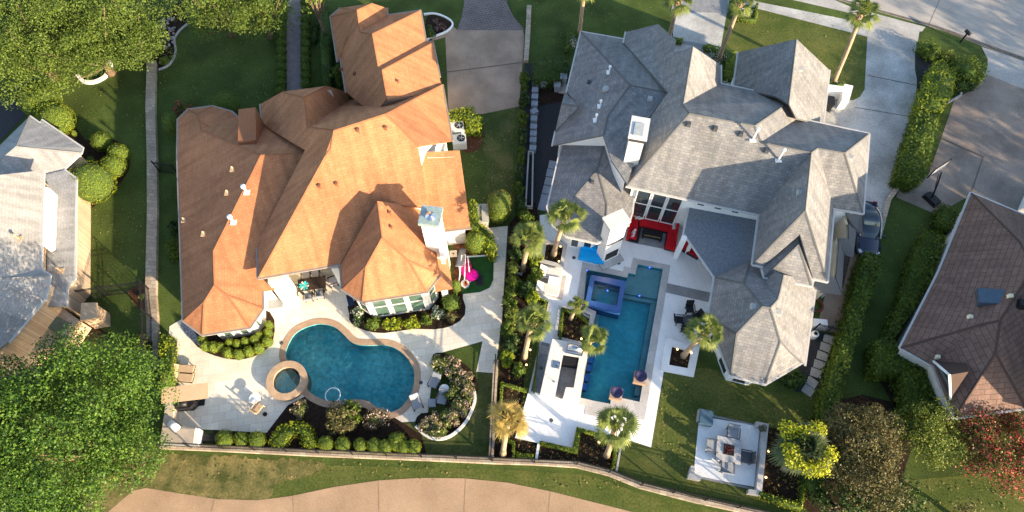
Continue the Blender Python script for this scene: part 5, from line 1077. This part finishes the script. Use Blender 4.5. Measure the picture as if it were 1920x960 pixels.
# ---- left garden furniture
k = 'brown loungers at the left end of the travertine terrace'
for x, y, l in ((342, 693, 'upper'), (341, 707, 'lower')): lounger(x, y, 1.5, l+' brown lounge chair in the shade of the clipped hedge', TAN, BLACK, 1.6, .6, k)
p = P(347, 737, 2.3); t = empty('patio_umbrella', (p.x, p.y, 0), .12, 'rectangular beige parasol above the dark seats', 'parasol'); MB().box(0, 0, 2.3, 2.9, 1.0, .07, 0, .18).build('canopy', mat('beige_canvas', (.42, .30, .20), .9, .06), t); MB().tube([(0, .1, 0), (0, .1, 2.2)], .04, 8).build('pole', BLACK, t); MB().box(0, .1, .08, .7, .7, .08).build('base', BLACK, t)
for i in (-1, 1): MB().tube([(0, .1, 1.9), (i*1.3, 0, 2.22)], .02, 6).build('rib', BLACK, t)
p = P(345, 759, .5); t = empty('covered_grill', (p.x, p.y, .05), .1, 'black covered grill cart below the beige parasol', 'grill'); MB().prism([(-.75, -.3), (.55, -.35), (.8, -.1), (.8, .2), (.5, .35), (-.75, .3)], .1, .75, .9).build('cover', BLACK, t); MB().tube([(-.4, 0, .78), (.35, 0, .78)], .25, 12).build('lid', BLACK, t, True); MB().box(.0, -.36, .7, .5, .04, .04).build('handle', STEEL, t); [MB().box(i*.55, j*.22, .05, .07, .07, .1).build('foot', BLACK, t) for i in (-1, 1) for j in (-1, 1)]
kc = empty('outdoor_counter', (0, 0, 0), 0, 'beige L shaped barbecue counter at the lower left corner of the travertine terrace', 'outdoor kitchen')
MB().prism([P2(*q, .9) for q in [(312, 750), (326, 752), (324, 797), (366, 802), (362, 832), (300, 829)]], .02, .9).build('counter', mat('tan_counter', (.50, .42, .33), .7, .1, 3, .1), kc); MB().prism([P2(*q, .9) for q in [(366, 802), (372, 803), (369, 835), (300, 832), (300, 829), (362, 832)]], .02, .86).build('side_panel', WSTUC, kc)
p = P(326, 799, 1.05); t = empty('barbecue_grill', (p.x, p.y, .91), -.6, 'white and steel grill with curved lid on the beige counter', 'grill'); MB().tube([(-.38, 0, .12), (.38, 0, .12)], .24, 14).build('lid', WHITE, t, True); MB().box(0, 0, .05, .85, .6, .08).build('body', STEEL, t); MB().tube([(-.3, -.27, .2), (.3, -.27, .2)], .018, 6).build('handle', STEEL, t)
obj1('access_box', MB().box(*P(394, 821, .12), .9, .5, .22, -.05), BLACK, 'black box between the beige counter and the first topiary ball', 'box')
round_table(478, 747, .36, .5, 'small round white table on the travertine terrace', WHITE, WHITE); chair(485, 765, 2.6, 'tan lounge chair beside the small round white table', TAN, TAN, .55, .55, None, 'lounge_chair', .4)
disc('deck_speaker', 496, 776, .14, .03, .12, BLACK, 'small black round garden speaker by the tan lounge chair', 'speaker')
k = 'mesh chairs by the crescent rose bed'
for x, y, rz, l in ((814, 719, -.4, 'upper'), (829, 750, -.2, 'right'), (782, 758, .4, 'left')): chair(x, y, rz, l+' grey mesh armchair beside the crescent rose bed', MGREY, DGREY, .65, .6, k, 'mesh_armchair', .5, rec=.5)
p = P(810, 756, .3); t = empty('footstool', (p.x, p.y, .05), .05, 'square grey footstool between the mesh armchairs', 'footstool'); MB().box(0, 0, .3, .5, .55, .08).build('seat', MGREY, t); [MB().box(i*.2, j*.22, .13, .04, .04, .26).build('leg', DGREY, t) for i in (-1, 1) for j in (-1, 1)]
round_table(833, 730, .34, .5, 'round white table at the edge of the crescent rose bed', WHITE, WHITE)
# dining set
p = P(585, 532, .72); t = empty('dining_table', (p.x, p.y, .04), .17, 'dark rectangular outdoor dining table under the orange eaves', 'dining table'); MB().box(0, 0, .7, 1.95, .95, .06).build('tabletop', mat('dark_table', (.05, .035, .03), .3, .3, 5), t); [MB().box(i*.85, j*.38, .33, .08, .08, .66).build('leg', BLACK, t) for i in (-1, 1) for j in (-1, 1)]
p = P(570, 536, .85); t = empty('flower_centrepiece', (p.x, p.y, .77), 0, 'teal and lilac flower shaped centrepiece on the dark dining table', 'centrepiece')
for i in range(9):
    a = i*.7; MB().box(.2*math.cos(a), .2*math.sin(a), .08, .3, .11, .03, a, 0, -.3).build('petal', L_TEAL if i % 3 else CREAM, t)
MB().lathe(0, 0, [(.07, 0), (.09, .12)], 10).build('flower_centre', L_TEAL, t)
k = 'cushioned chairs round the outdoor dining table'
for x, y, rz, l in ((575, 517, .15, 'upper left'), (592, 514, .15, 'upper right'), (552, 545, 1.55, 'left end'), (579, 557, 3.3, 'lower left'), (600, 552, 3.3, 'lower right'), (625, 529, -1.2, 'right end')):
    chair(x, y, rz, l+' cushioned chair at the dark outdoor dining table', CREAM if y < 550 else MGREY, BLACK, .62, .55, k, 'dining_chair', .5)
for pts, m, l in (([(504, 563), (530, 560), (531, 576), (504, 580)], MGREY, 'grey door mat by the white column of the orange house'), ([(649, 554), (657, 551), (667, 572), (654, 576)], mat('navy_mat', (.02, .04, .09), .9), 'dark navy mat at the left corner of the sunroom'), ([(892, 516), (906, 515), (907, 536), (892, 537)], BLACK, 'black rectangular mat on the artificial turf')):
    o = sheet('door_mat', pts, 9, m); del o['kind']; tag(o, l, 'mat')
for x, y, w in ((517, 517, 1.05), (627, 499, .45)): p = P(x, y, 3.7); MB().box(p.x, p.y, 1.85, w, w*.8, 3.7, .17).build('column', STUCCO, OH)
# play things
t = empty('play_slide', (P(862, 485).x, P(862, 485).y, 0), 0, 'grey curved play slide on the brown mulch yard', 'slide')
A = P(862, 485); q0 = P(868, 467, .3)-A; q1 = P(861, 500, 1.4)-A
mb = MB(); d = (q1-q0); w = Vector((d.y, -d.x, 0)).normalized()*.26
mb.add([q0-w, q0+w, q1+w, q1-w, q0-w+Vector((0, 0, .1)), q0+w+Vector((0, 0, .1)), q1+w+Vector((0, 0, .1)), q1-w+Vector((0, 0, .1))], [(0, 1, 2, 3), (0, 4, 5, 1), (1, 5, 6, 2), (3, 2, 6, 7), (0, 3, 7, 4)]).build('slide_chute', MGREY, t)
MB().tube([q1, (q1.x, q1.y, 0)], .04, 6).build('leg', WHITE, t)
for x0, y0, x1, y1, l in ((868, 482, 873, 520, 'left'), (875, 482, 880, 524, 'right')):
    a = P(x0, y0, .25); b = P(x1, y1, .25); c = (a+b)/2; v = b-a; L = v.length/2
    hu = MB(); prof = []
    for i in range(9):
        u = -1+i/4; r_ = .26*math.sqrt(max(0, 1-u*u))+.02; prof.append((c.x+v.x/2*u, c.y+v.y/2*u, .25))
    hu.tube(prof, [.26*math.sqrt(max(0, 1-((i-4)/4)**2))+.02 for i in range(9)], 10)
    o = obj1('kayak', hu, PINK if l == 'left' else mat('crimson_plastic', (.45, .02, .12), .5), l+' crimson pink kayak lying on the turf beside the house wall', 'kayak', 'pink kayaks', True)
p = P(884, 512, .55); t = empty('folded_parasol', (p.x, p.y, 0), 0, 'bright magenta round parasol lying tilted on the artificial turf', 'parasol'); MB().lathe(0, 0, [(.5, .2), (.42, .38), (.22, .52), (.03, .6)], 10).build('canopy', mat('magenta_fabric', (.80, .0, .30), .7, .06), t); MB().tube([(0, 0, .02), (0, 0, .6)], .03, 6).build('pole', WHITE, t)
t = empty('swing_frame', (P(868, 510).x, P(868, 510).y, 0), 0, 'white metal swing frame standing over the pink kayaks', 'swing frame'); A = P(868, 510)
for a, b in (((860, 535), (866, 478)), ((870, 538), (873, 478)), ((866, 478), (873, 478)), ((882, 530), (877, 480))): MB().tube([P(*a, 0)-A, P(*b, 1.3)-A], .035, 6).build('frame_tube', WHITE, t)
p = P(872, 532, .3); t = empty('toy_basket', (p.x, p.y, .02), .4, 'round basket of orange and white toys on the turf', 'basket'); MB().lathe(0, 0, [(.25, 0), (.32, .3), (.27, .31)], 14).build('basket', CREAM, t); fr_ = MB(); [fr_.box(random.uniform(-.15, .15), random.uniform(-.15, .15), .3, .14, .12, .1, random.random()*3) for _ in range(7)]; fr_.build('toys', mat('orange_toy', (.6, .12, .03), .5), t)
p = P(850, 476, .05); t = empty('stone_paver', (p.x, p.y, .03), .1, 'square cream stone with a dark centre in the brown mulch yard', 'paver'); MB().box(0, 0, .03, .55, .55, .06).build('slab', TRAV, t); MB().lathe(0, 0, [(.07, .06), (.07, .08)], 8).build('drain_cap', DGREY, t)
obj1('turf_edging', MB().prism([P2(*q) for q in ((872, 481.5), (927, 478), (927, 480), (872, 484))], 0, .12), WSTUC, 'white edging between the artificial turf and the mulch', 'edging')
# air conditioners
for x, y, l in ((857, 236, 'upper'), (861, 260, 'lower')):
    p = P(x, y, .85); t = empty('air_conditioner', (p.x, p.y, 0), .12, l+' pale grey air conditioner between the orange roof eave and the hedge', 'air conditioner', 'air conditioners beside the orange roofed house')
    MB().box(0, 0, .42, 1.1, .95, .82).build('casing', mat('ac_casing', (.50, .52, .50), .6, .05), t); g_ = MB().lathe(.15, .05, [(.33, .83), (.33, .86), (.27, .86)], 20).build('fan_grille', BLACK, t); MB().lathe(.15, .05, [(.08, .87), (.08, .90)], 10).build('fan_hub', MGREY, t)
    for i in range(5): MB().box(.15+.16*math.cos(i*1.257), .05+.16*math.sin(i*1.257), .872, .18, .06, .012, i*1.257).build('fan_blade', MGREY, t)
p = P(905, 400, .9); t = empty('utility_screen', (p.x, p.y, 0), .05, 'beige storage cabinet behind the column hedge', 'cabinet'); MB().box(0, 0, .45, .8, 1.5, .88).build('cabinet', mat('taupe_cabinet', (.36, .33, .28), .8, .06), t); MB().box(0, 0, .92, .9, 1.6, .06).build('lid', mat('taupe_lid', (.42, .40, .36), .8, .06), t)
# grey planter blocks down the narrow side yard
k = 'grey stone planter blocks down the narrow side yard'
MC['block_grey'] = mat('block_grey', (.27, .30, .34), .85, .1, 3)
for i, y in enumerate((156, 168, 181, 194, 208, 222, 237, 250, 262, 277)):
    p = P(1004-i*.55, y, .4); t = empty('planter_block', (p.x, p.y, 0), -.1 if i != 4 else .6, ORD[i]+' grey square planter from the top in the row along the narrow side yard', 'planter', k)
    MB().box(0, 0, .2, .52, .48, .4, taper=.92).build('box', MC['block_grey'], t); MB().box(0, 0, .43, .54, .5, .05).build('rim', MC['block_grey'], t)
for x, y, h, l in ((1020, 150, .8, 'left'), (1045, 158, .8, 'middle'), (1057, 143, 1.1, 'right, tallest')):
    p = P(x, y, h); t = empty('tall_planter', (p.x, p.y, 0), -.05, l+' of the three tall tapered grey planters in the side yard', 'planter', 'tall grey planters in the side yard'); MB().box(0, 0, h/2, .42, .42, h, taper=1.25).build('box', MC['block_grey'], t); MB().box(0, 0, h+.02, .56, .56, .05).build('rim', MC['block_grey'], t)
obj1('utility_pad', MB().box(*P(1058, 167, .1), .9, .9, .2, -.1), CONC, 'small pale concrete pad at the side yard eave corner', 'pad')
t = curbframe('trough_planter', [(990, 282), (1001, 283), (999, 388), (984, 387)], .12, 0, .4, CONC, 'long grey trough planter beside the stepping stones')
k = 'stepping stones west of the grey roofed house'
for i, (x, y) in enumerate(((1036, 309), (1032, 324), (1029, 340), (1025, 356), (1021, 372), (1017, 387))):
    p = P(x, y, .05); obj1('stepping_stone', MB().box(p.x, p.y, .04, .62, .72, .07, -.22), MC['block_grey'], ORD[i]+' square stepping stone from the top in the left side passage', 'stepping stone', k)
k = 'stepping stones east of the grey roofed house'
for i, (x, y) in enumerate(((1554, 636), (1548, 651.5), (1542, 667.5), (1536, 684), (1530, 699.5), (1522, 717), (1515, 732))):
    p = P(x, y, .05); obj1('stepping_stone', MB().box(p.x, p.y, .05, .72, .6, .07, -.38 if i < 5 else -.7), CONC, ORD[i]+' square stepping stone from the top in the right side passage', 'stepping stone', k)
# stone walls, curbs, fences
def wallrun(name, pts, w, h, m, label, cat='wall', group=None, z0=0):
    pl = [Vector(P2(*q)) for q in pts]; L = []; R_ = []
    for i, q in enumerate(pl):
        d = (pl[min(i+1, len(pl)-1)]-pl[max(i-1, 0)]).normalized(); n_ = Vector((-d.y, d.x))*w/2; L.append(tuple(q+n_)); R_.append(tuple(q-n_))
    mb = MB(); n = len(pl); vs = [(*q, z) for z in (z0, h) for q in L+R_]; fs = []
    for i in range(n-1):
        a, b, c, d = i, i+1, n+i, n+i+1; o = 2*n
        fs += [(o+a, o+b, o+d, o+c), (a, b, o+b, o+a), (c, o+c, o+d, d), (a, c, d, b)]
    fs += [(0, 2*n, 3*n, n), (n-1, 2*n-1, 4*n-1, 3*n-1)]
    mb.add(vs, fs); o = mb.build(name, m); return tag(o, label, cat, group)
wallrun('stone_wall', [(287, 120), (285, 200), (288, 300), (289, 400), (287, 500), (286, 560), (289, 600), (290, 695)], .75, .35, STONE, 'old stone wall running down between the two left gardens')
wallrun('stone_wall', [(305, 838), (400, 842), (600, 852), (800, 860), (930, 866), (1000, 868), (1080, 873), (1140, 888), (1200, 912), (1300, 938), (1440, 968), (1560, 1000)], .32, .4, STONE, 'long stone wall under the iron fence along the bottom lawn')
wallrun('stone_wall', [(930, 678), (926, 760), (921, 862)], .32, .4, STONE, 'stone wall at the right end of the corner lawn')
wallrun('stone_wall', [(992, 15), (990, 60), (986, 118)], .42, .35, STONE, 'short pale stone wall right of the tan concrete court')
wallrun('garden_edging', smoothp([(298, 132), (318, 122), (330, 100), (328, 75), (338, 58), (352, 46)], 4, False), .14, .14, CONCL, 'pale curved stone edging of the flower bed under the oaks', 'edging')
wallrun('garden_edging', smoothp([(146, 142), (158, 154), (178, 155), (198, 145), (208, 128), (206, 114)], 4, False), .3, .2, WSTUC, 'white curved curb under the oak crowns', 'edging')
wallrun('garden_edging', smoothp([(795, 28), (815, 27), (836, 34), (849, 46), (838, 60), (814, 70), (800, 76)], 4, False), .14, .16, WSTUC, 'white edging of the curved bed at the garage corner', 'edging')
wallrun('garden_edging', smoothp([(780, 800), (800, 818), (825, 824), (850, 815), (875, 790), (890, 755), (890, 735)], 4, False), .18, .2, WSTUC, 'white curved edging outside the crescent rose bed', 'edging')
wallrun('garden_edging', [(1774, 195), (1788, 187), (1800, 180), (1801, 175)], .14, .16, CONCL, 'white angled edging at the tip of the driveway island', 'edging')
wallrun('stone_edging', [(1640, 470), (1648, 440), (1665, 375), (1684, 350)], .35, .16, STONE, 'narrow stone edging beside the parked car', 'edging')
def fence(pts, h, z0, label, post=2.2, name='iron_fence', cat='fence'):
    pl = [Vector(P2(*q)) for q in pts]; o = pl[0]; t = empty(name, (o.x, o.y, z0), 0, label, cat)
    pk = MB()
    for a, b in zip(pl, pl[1:]):
        d = b-a; L = d.length; u = d/L; rz = math.atan2(u.y, u.x); n = max(1, round(L/post)); m_ = (a+b)/2-o
        for z in (h-.06, h-.22, .15): pk.box(m_.x, m_.y, z, L, .035, .04, rz)
        for i in range(int(L/.13)):
            q = a+u*(i*.13+.06)-o; pk.box(q.x, q.y, h/2, .018, .018, h)
        for i in range(n+1):
            if i == n and b != pl[-1]: continue
            q = a+u*(L*i/n)-o; MB().box(q.x, q.y, (h+.08)/2, .075, .075, h+.08, rz).build('post', BLACK, t)
    pk.build('railing', BLACK, t); return t
fence([(305, 838), (600, 852), (921, 865)], 1.25, .4, 'black iron fence on the stone wall behind the topiary balls')
fence([(923, 866), (1080, 873), (1140, 888), (1200, 912), (1440, 968), (1500, 985)], 1.25, .4, 'black iron fence on the stone wall below the white garden')
fence([(921, 862), (926, 760), (930, 680)], 1.25, .4, 'black iron fence at the right end of the corner lawn')
fence([(283, 545), (289, 600), (290, 695)], 1.6, .35, 'black iron fence on the old stone wall by the clipped hedge')
fence([(155, 563), (205, 555), (283, 545)], 1.6, 0, 'black iron fence between the brick house and the old stone wall')
fence([(1521, 622), (1545, 627), (1572, 634)], 1.5, 0, 'black iron gate across the stepping stone passage', 1.2, 'iron_gate', 'gate')
fence([(300, 322), (336, 328)], 1.4, 0, 'black iron gate between stone wall and orange roof', 1.2, 'iron_gate', 'gate')
fence([(903, 402), (904, 425)], 1.2, 0, 'short dark fence beside the beige storage cabinet', 1.0)
# front corner: white garden wall, black bin, mailbox
obj1('garden_wall', MB().prism([P2(*q, 1.1) for q in ((1553, 158), (1582, 162), (1584, 157), (1600, 161), (1592, 190), (1579, 188), (1581, 171), (1552, 167))], 0, 1.1), WSTUC, 'white rendered garden wall at the foot of the tallest palm', 'wall')
p = P(1558, 187, 1.0); t = empty('waste_bin', (p.x, p.y, 0), -.2, 'black wheeled bin between the grey roof and the white garden wall', 'bin'); MB().box(0, 0, .45, .55, .75, .85, taper=1.12).build('body', BLACK, t); MB().box(0, 0, .92, .68, .9, .07).build('lid', BLACK, t); [MB().lathe(i*.28, -.4, [(.1, .02), (.1, .2)], 10).build('wheel', DGREY, t) for i in (-1, 1)]
p = P(1800, 80, 0); t = empty('mailbox', (p.x, p.y, 0), -1.1, 'dark mailbox on a post at the curb of the street', 'mailbox'); MB().box(0, 0, .55, .12, .12, 1.1).build('post', BLACK, t); MB().tube([(-.28, 0, 1.2), (.28, 0, 1.2)], .15, 12).build('box', BLACK, t, True); MB().box(.3, .0, 1.2, .02, .24, .22).build('door', DGREY, t)
# basketball hoop
p = P(1747, 374, .1); t = empty('basketball_hoop', (p.x, p.y, 0), -1.0, 'portable basketball hoop with black base on the brown drive', 'basketball hoop')
MB().box(0, 0, .17, 1.25, .8, .3, taper=.8).build('base', BLACK, t); MB().tube([(-.1, 0, .3), (-.5, 0, 1.6), (-.9, 0, 2.7)], [.07, .06, .05], 8).build('pole', BLACK, t); MB().tube([(-.45, 0, 1.2), (-.95, 0, 2.4)], .03, 6).build('brace', DGREY, t)
b = MB(); b.box(-1.2, 0, 2.85, .05, 1.75, 1.05).build('backboard', mat('clear_board', (.42, .44, .48), .2, .03), t)
fr_ = MB(); [fr_.box(-1.2, i*.88, 2.85, .08, .06, 1.1) for i in (-1, 1)]; [fr_.box(-1.2, 0, 2.85+i*.54, .08, 1.7, .05) for i in (-1, 1)]; fr_.build('board_frame', BLACK, t)
MB().tube([(-1.5+.23*math.cos(a*.35), .23*math.sin(a*.35), 2.5) for a in range(19)], .02, 6).build('rim', mat('orange_rim', (.4, .12, .05), .5), t)
# parked car, only partly hidden by the eave
p = P(1628, 425, .8); car = empty('parked_car', (p.x, p.y, .03), math.radians(-101), 'dark navy sedan parked on the pale driveway against the house wall', 'car')
CARP = mat('car_paint', (.008, .016, .045), .18, .05, spec=.8); CGL = mat('car_glass', (.01, .02, .03), .05, .1, spec=1.0)
def section(xs, m, name, zlo=.0):
    mb = MB(); vs = []; K = 9
    for x, hw, zt, zb in xs:
        prof = [(-hw, zb), (-hw, zb+(zt-zb)*.45), (-hw*.95, zb+(zt-zb)*.75), (-hw*.72, zt-.015), (0, zt+.015), (hw*.72, zt-.015), (hw*.95, zb+(zt-zb)*.75), (hw, zb+(zt-zb)*.45), (hw, zb)]
        vs += [(x, y, z) for y, z in prof]
    fs = [(i*K+j, i*K+(j+1) % K, (i+1)*K+(j+1) % K, (i+1)*K+j) for i in range(len(xs)-1) for j in range(K)]
    fs += [tuple(range(K)), tuple(range((len(xs)-1)*K, len(xs)*K))[::-1]]
    return mb.add(vs, fs).build(name, m, car, True)
section([(-2.35, .70, .62, .35), (-2.25, .84, .80, .25), (-1.7, .91, .92, .22), (-.9, .93, .93, .2), (.4, .93, .92, .2), (1.1, .92, .88, .22), (1.9, .87, .76, .25), (2.25, .74, .66, .3), (2.38, .60, .56, .35)], CARP, 'body')
section([(-1.75, .55, .93, .80), (-1.0, .70, 1.33, .85), (-.3, .73, 1.42, .88), (.35, .70, 1.36, .85), (1.05, .66, .92, .80)], CGL, 'windows')
section([(-.95, .56, 1.35, 1.30), (-.3, .60, 1.45, 1.38), (.25, .57, 1.40, 1.33)], CGL, 'roof')
for i in (-1, 1):
    MB().tube([(-1.7, i*.62, .97), (-1.0, i*.70, 1.27), (-.3, i*.72, 1.36), (.3, i*.70, 1.30), (1.0, i*.72, .97)], .025, 6).build('chrome_trim', STEEL, car)
    MB().box(2.12, i*.62, .66, .3, .22, .1, i*-.3).build('headlight', mat('headlight', (.6, .62, .65), .15), car); MB().box(.75, i*1.02, .98, .14, .2, .12).build('mirror', CARP, car); MB().box(-2.3, i*.62, .72, .1, .3, .1).build('taillight', mat('taillight', (.3, .01, .01), .2), car)
    for x in (-1.4, 1.42):
        wh = empty('wheel', (x, i*.83, .34)); wh.parent = car; o = MB().tube([(0, -.11, 0), (0, .11, 0)], .34, 18).build('tyre', BLACK, wh); MB().tube([(0, -.115, 0), (0, .115, 0)], .2, 12).build('rim', STEEL, wh)
# things in the side court of the grey house
p = P(1572, 432, .95); t = empty('patio_heater_cabinet', (p.x, p.y, 0), -.1, 'white topped bar cabinet with teal front in the walled side court', 'cabinet'); MB().box(0, 0, .45, .8, .5, .9).build('cabinet', mat('teal_front', (.05, .2, .2), .5), t); MB().box(0, .05, .94, 1.0, .6, .06).build('top', WHITE, t)
p = P(1557, 478, .3); o = obj1('court_chair', ring(.38, .46, .3, .38, 24), WHITE, 'white curved garden seat ring in the narrow side court', 'seat'); o.location = (p.x, p.y, 0)
p = P(1531, 570, .3); o = obj1('garden_hose', MB().tube([(.5*math.cos(a*.33+3.6), .5*math.sin(a*.33+3.6), .1) for a in range(14)], .09, 7), mat('rust_hose', (.16, .04, .025), .7), 'thick rust red hose loop beside the octagonal wing', 'hose'); o.location = (p.x, p.y, 0)
p = P(1537, 607, .5); t = empty('white_tank', (p.x, p.y, 0), -.1, 'white rounded tank beside the iron gate', 'tank'); MB().box(0, 0, .35, 1.0, .6, .7, taper=.93).build('body', WHITE, t); MB().lathe(.2, 0, [(.12, .7), (.12, .76)], 12).build('cap', WHITE, t)
p = P(1530, 625, .6); t = empty('fan_unit', (p.x, p.y, 0), 0, 'small white round vent unit just below the iron gate', 'vent unit'); MB().lathe(0, 0, [(.26, .02), (.26, .5), (.2, .56)], 18).build('drum', WHITE, t); MB().lathe(0, 0, [(.13, .57), (.13, .6)], 12).build('hub', BLACK, t)
# pebbles and rocks in the left flower bed
mb = MB()
for i in range(46):
    q = P(random.uniform(300, 328), random.uniform(35, 92)); mb.v; c_ = ico(q.x, q.y, .08, .18*random.uniform(.5, 1), .15*random.uniform(.5, 1), .14, 1, .15); mb.add(c_[0], c_[1])
tag(mb.build('rock_bed', mat('grey_rock', (.32, .30, .31), .9, .3, 6)), 'pale rocks scattered in the bed with the curved edging', None, None, 'stuff')
bush(308, 112, 8, 8, 'pale grey green plant in the bed with the curved edging', L_OLIVE, .5); bush(298, 88, 8, 10, 'low plant at the left of the bed with the curved edging', L_OLIVE, .5)

# fallen leaves and clover on the lawns
C = []
for x0, y0, x1, y1, n in ((110, 150, 275, 300, 120), (170, 380, 272, 600, 160), (300, 80, 520, 200, 160), (330, 862, 900, 900, 150), (880, 240, 962, 400, 150), (1240, 720, 1300, 880, 160), (1440, 745, 1530, 800, 60), (1000, 5, 1240, 90, 130), (1400, 20, 1600, 150, 170), (1010, 892, 1180, 915, 50), (1700, 900, 1900, 955, 120), (1640, 480, 1740, 420, 50)):
    for _ in range(n): q = P(random.uniform(x0, x1), random.uniform(y0, y1), .05); C.append((q.x, q.y, .045))
C = np.array(C); o = leafmesh('fallen_leaves', C, np.tile([0, 0, 4.0], (len(C), 1)), .13, leafmat('fallen_leaf', (.16, .17, .05), (.30, .24, .10), (.10, .14, .03), p3=.7)); tag(o, 'fallen leaves and clover scattered over the lawns', None, None, 'stuff')
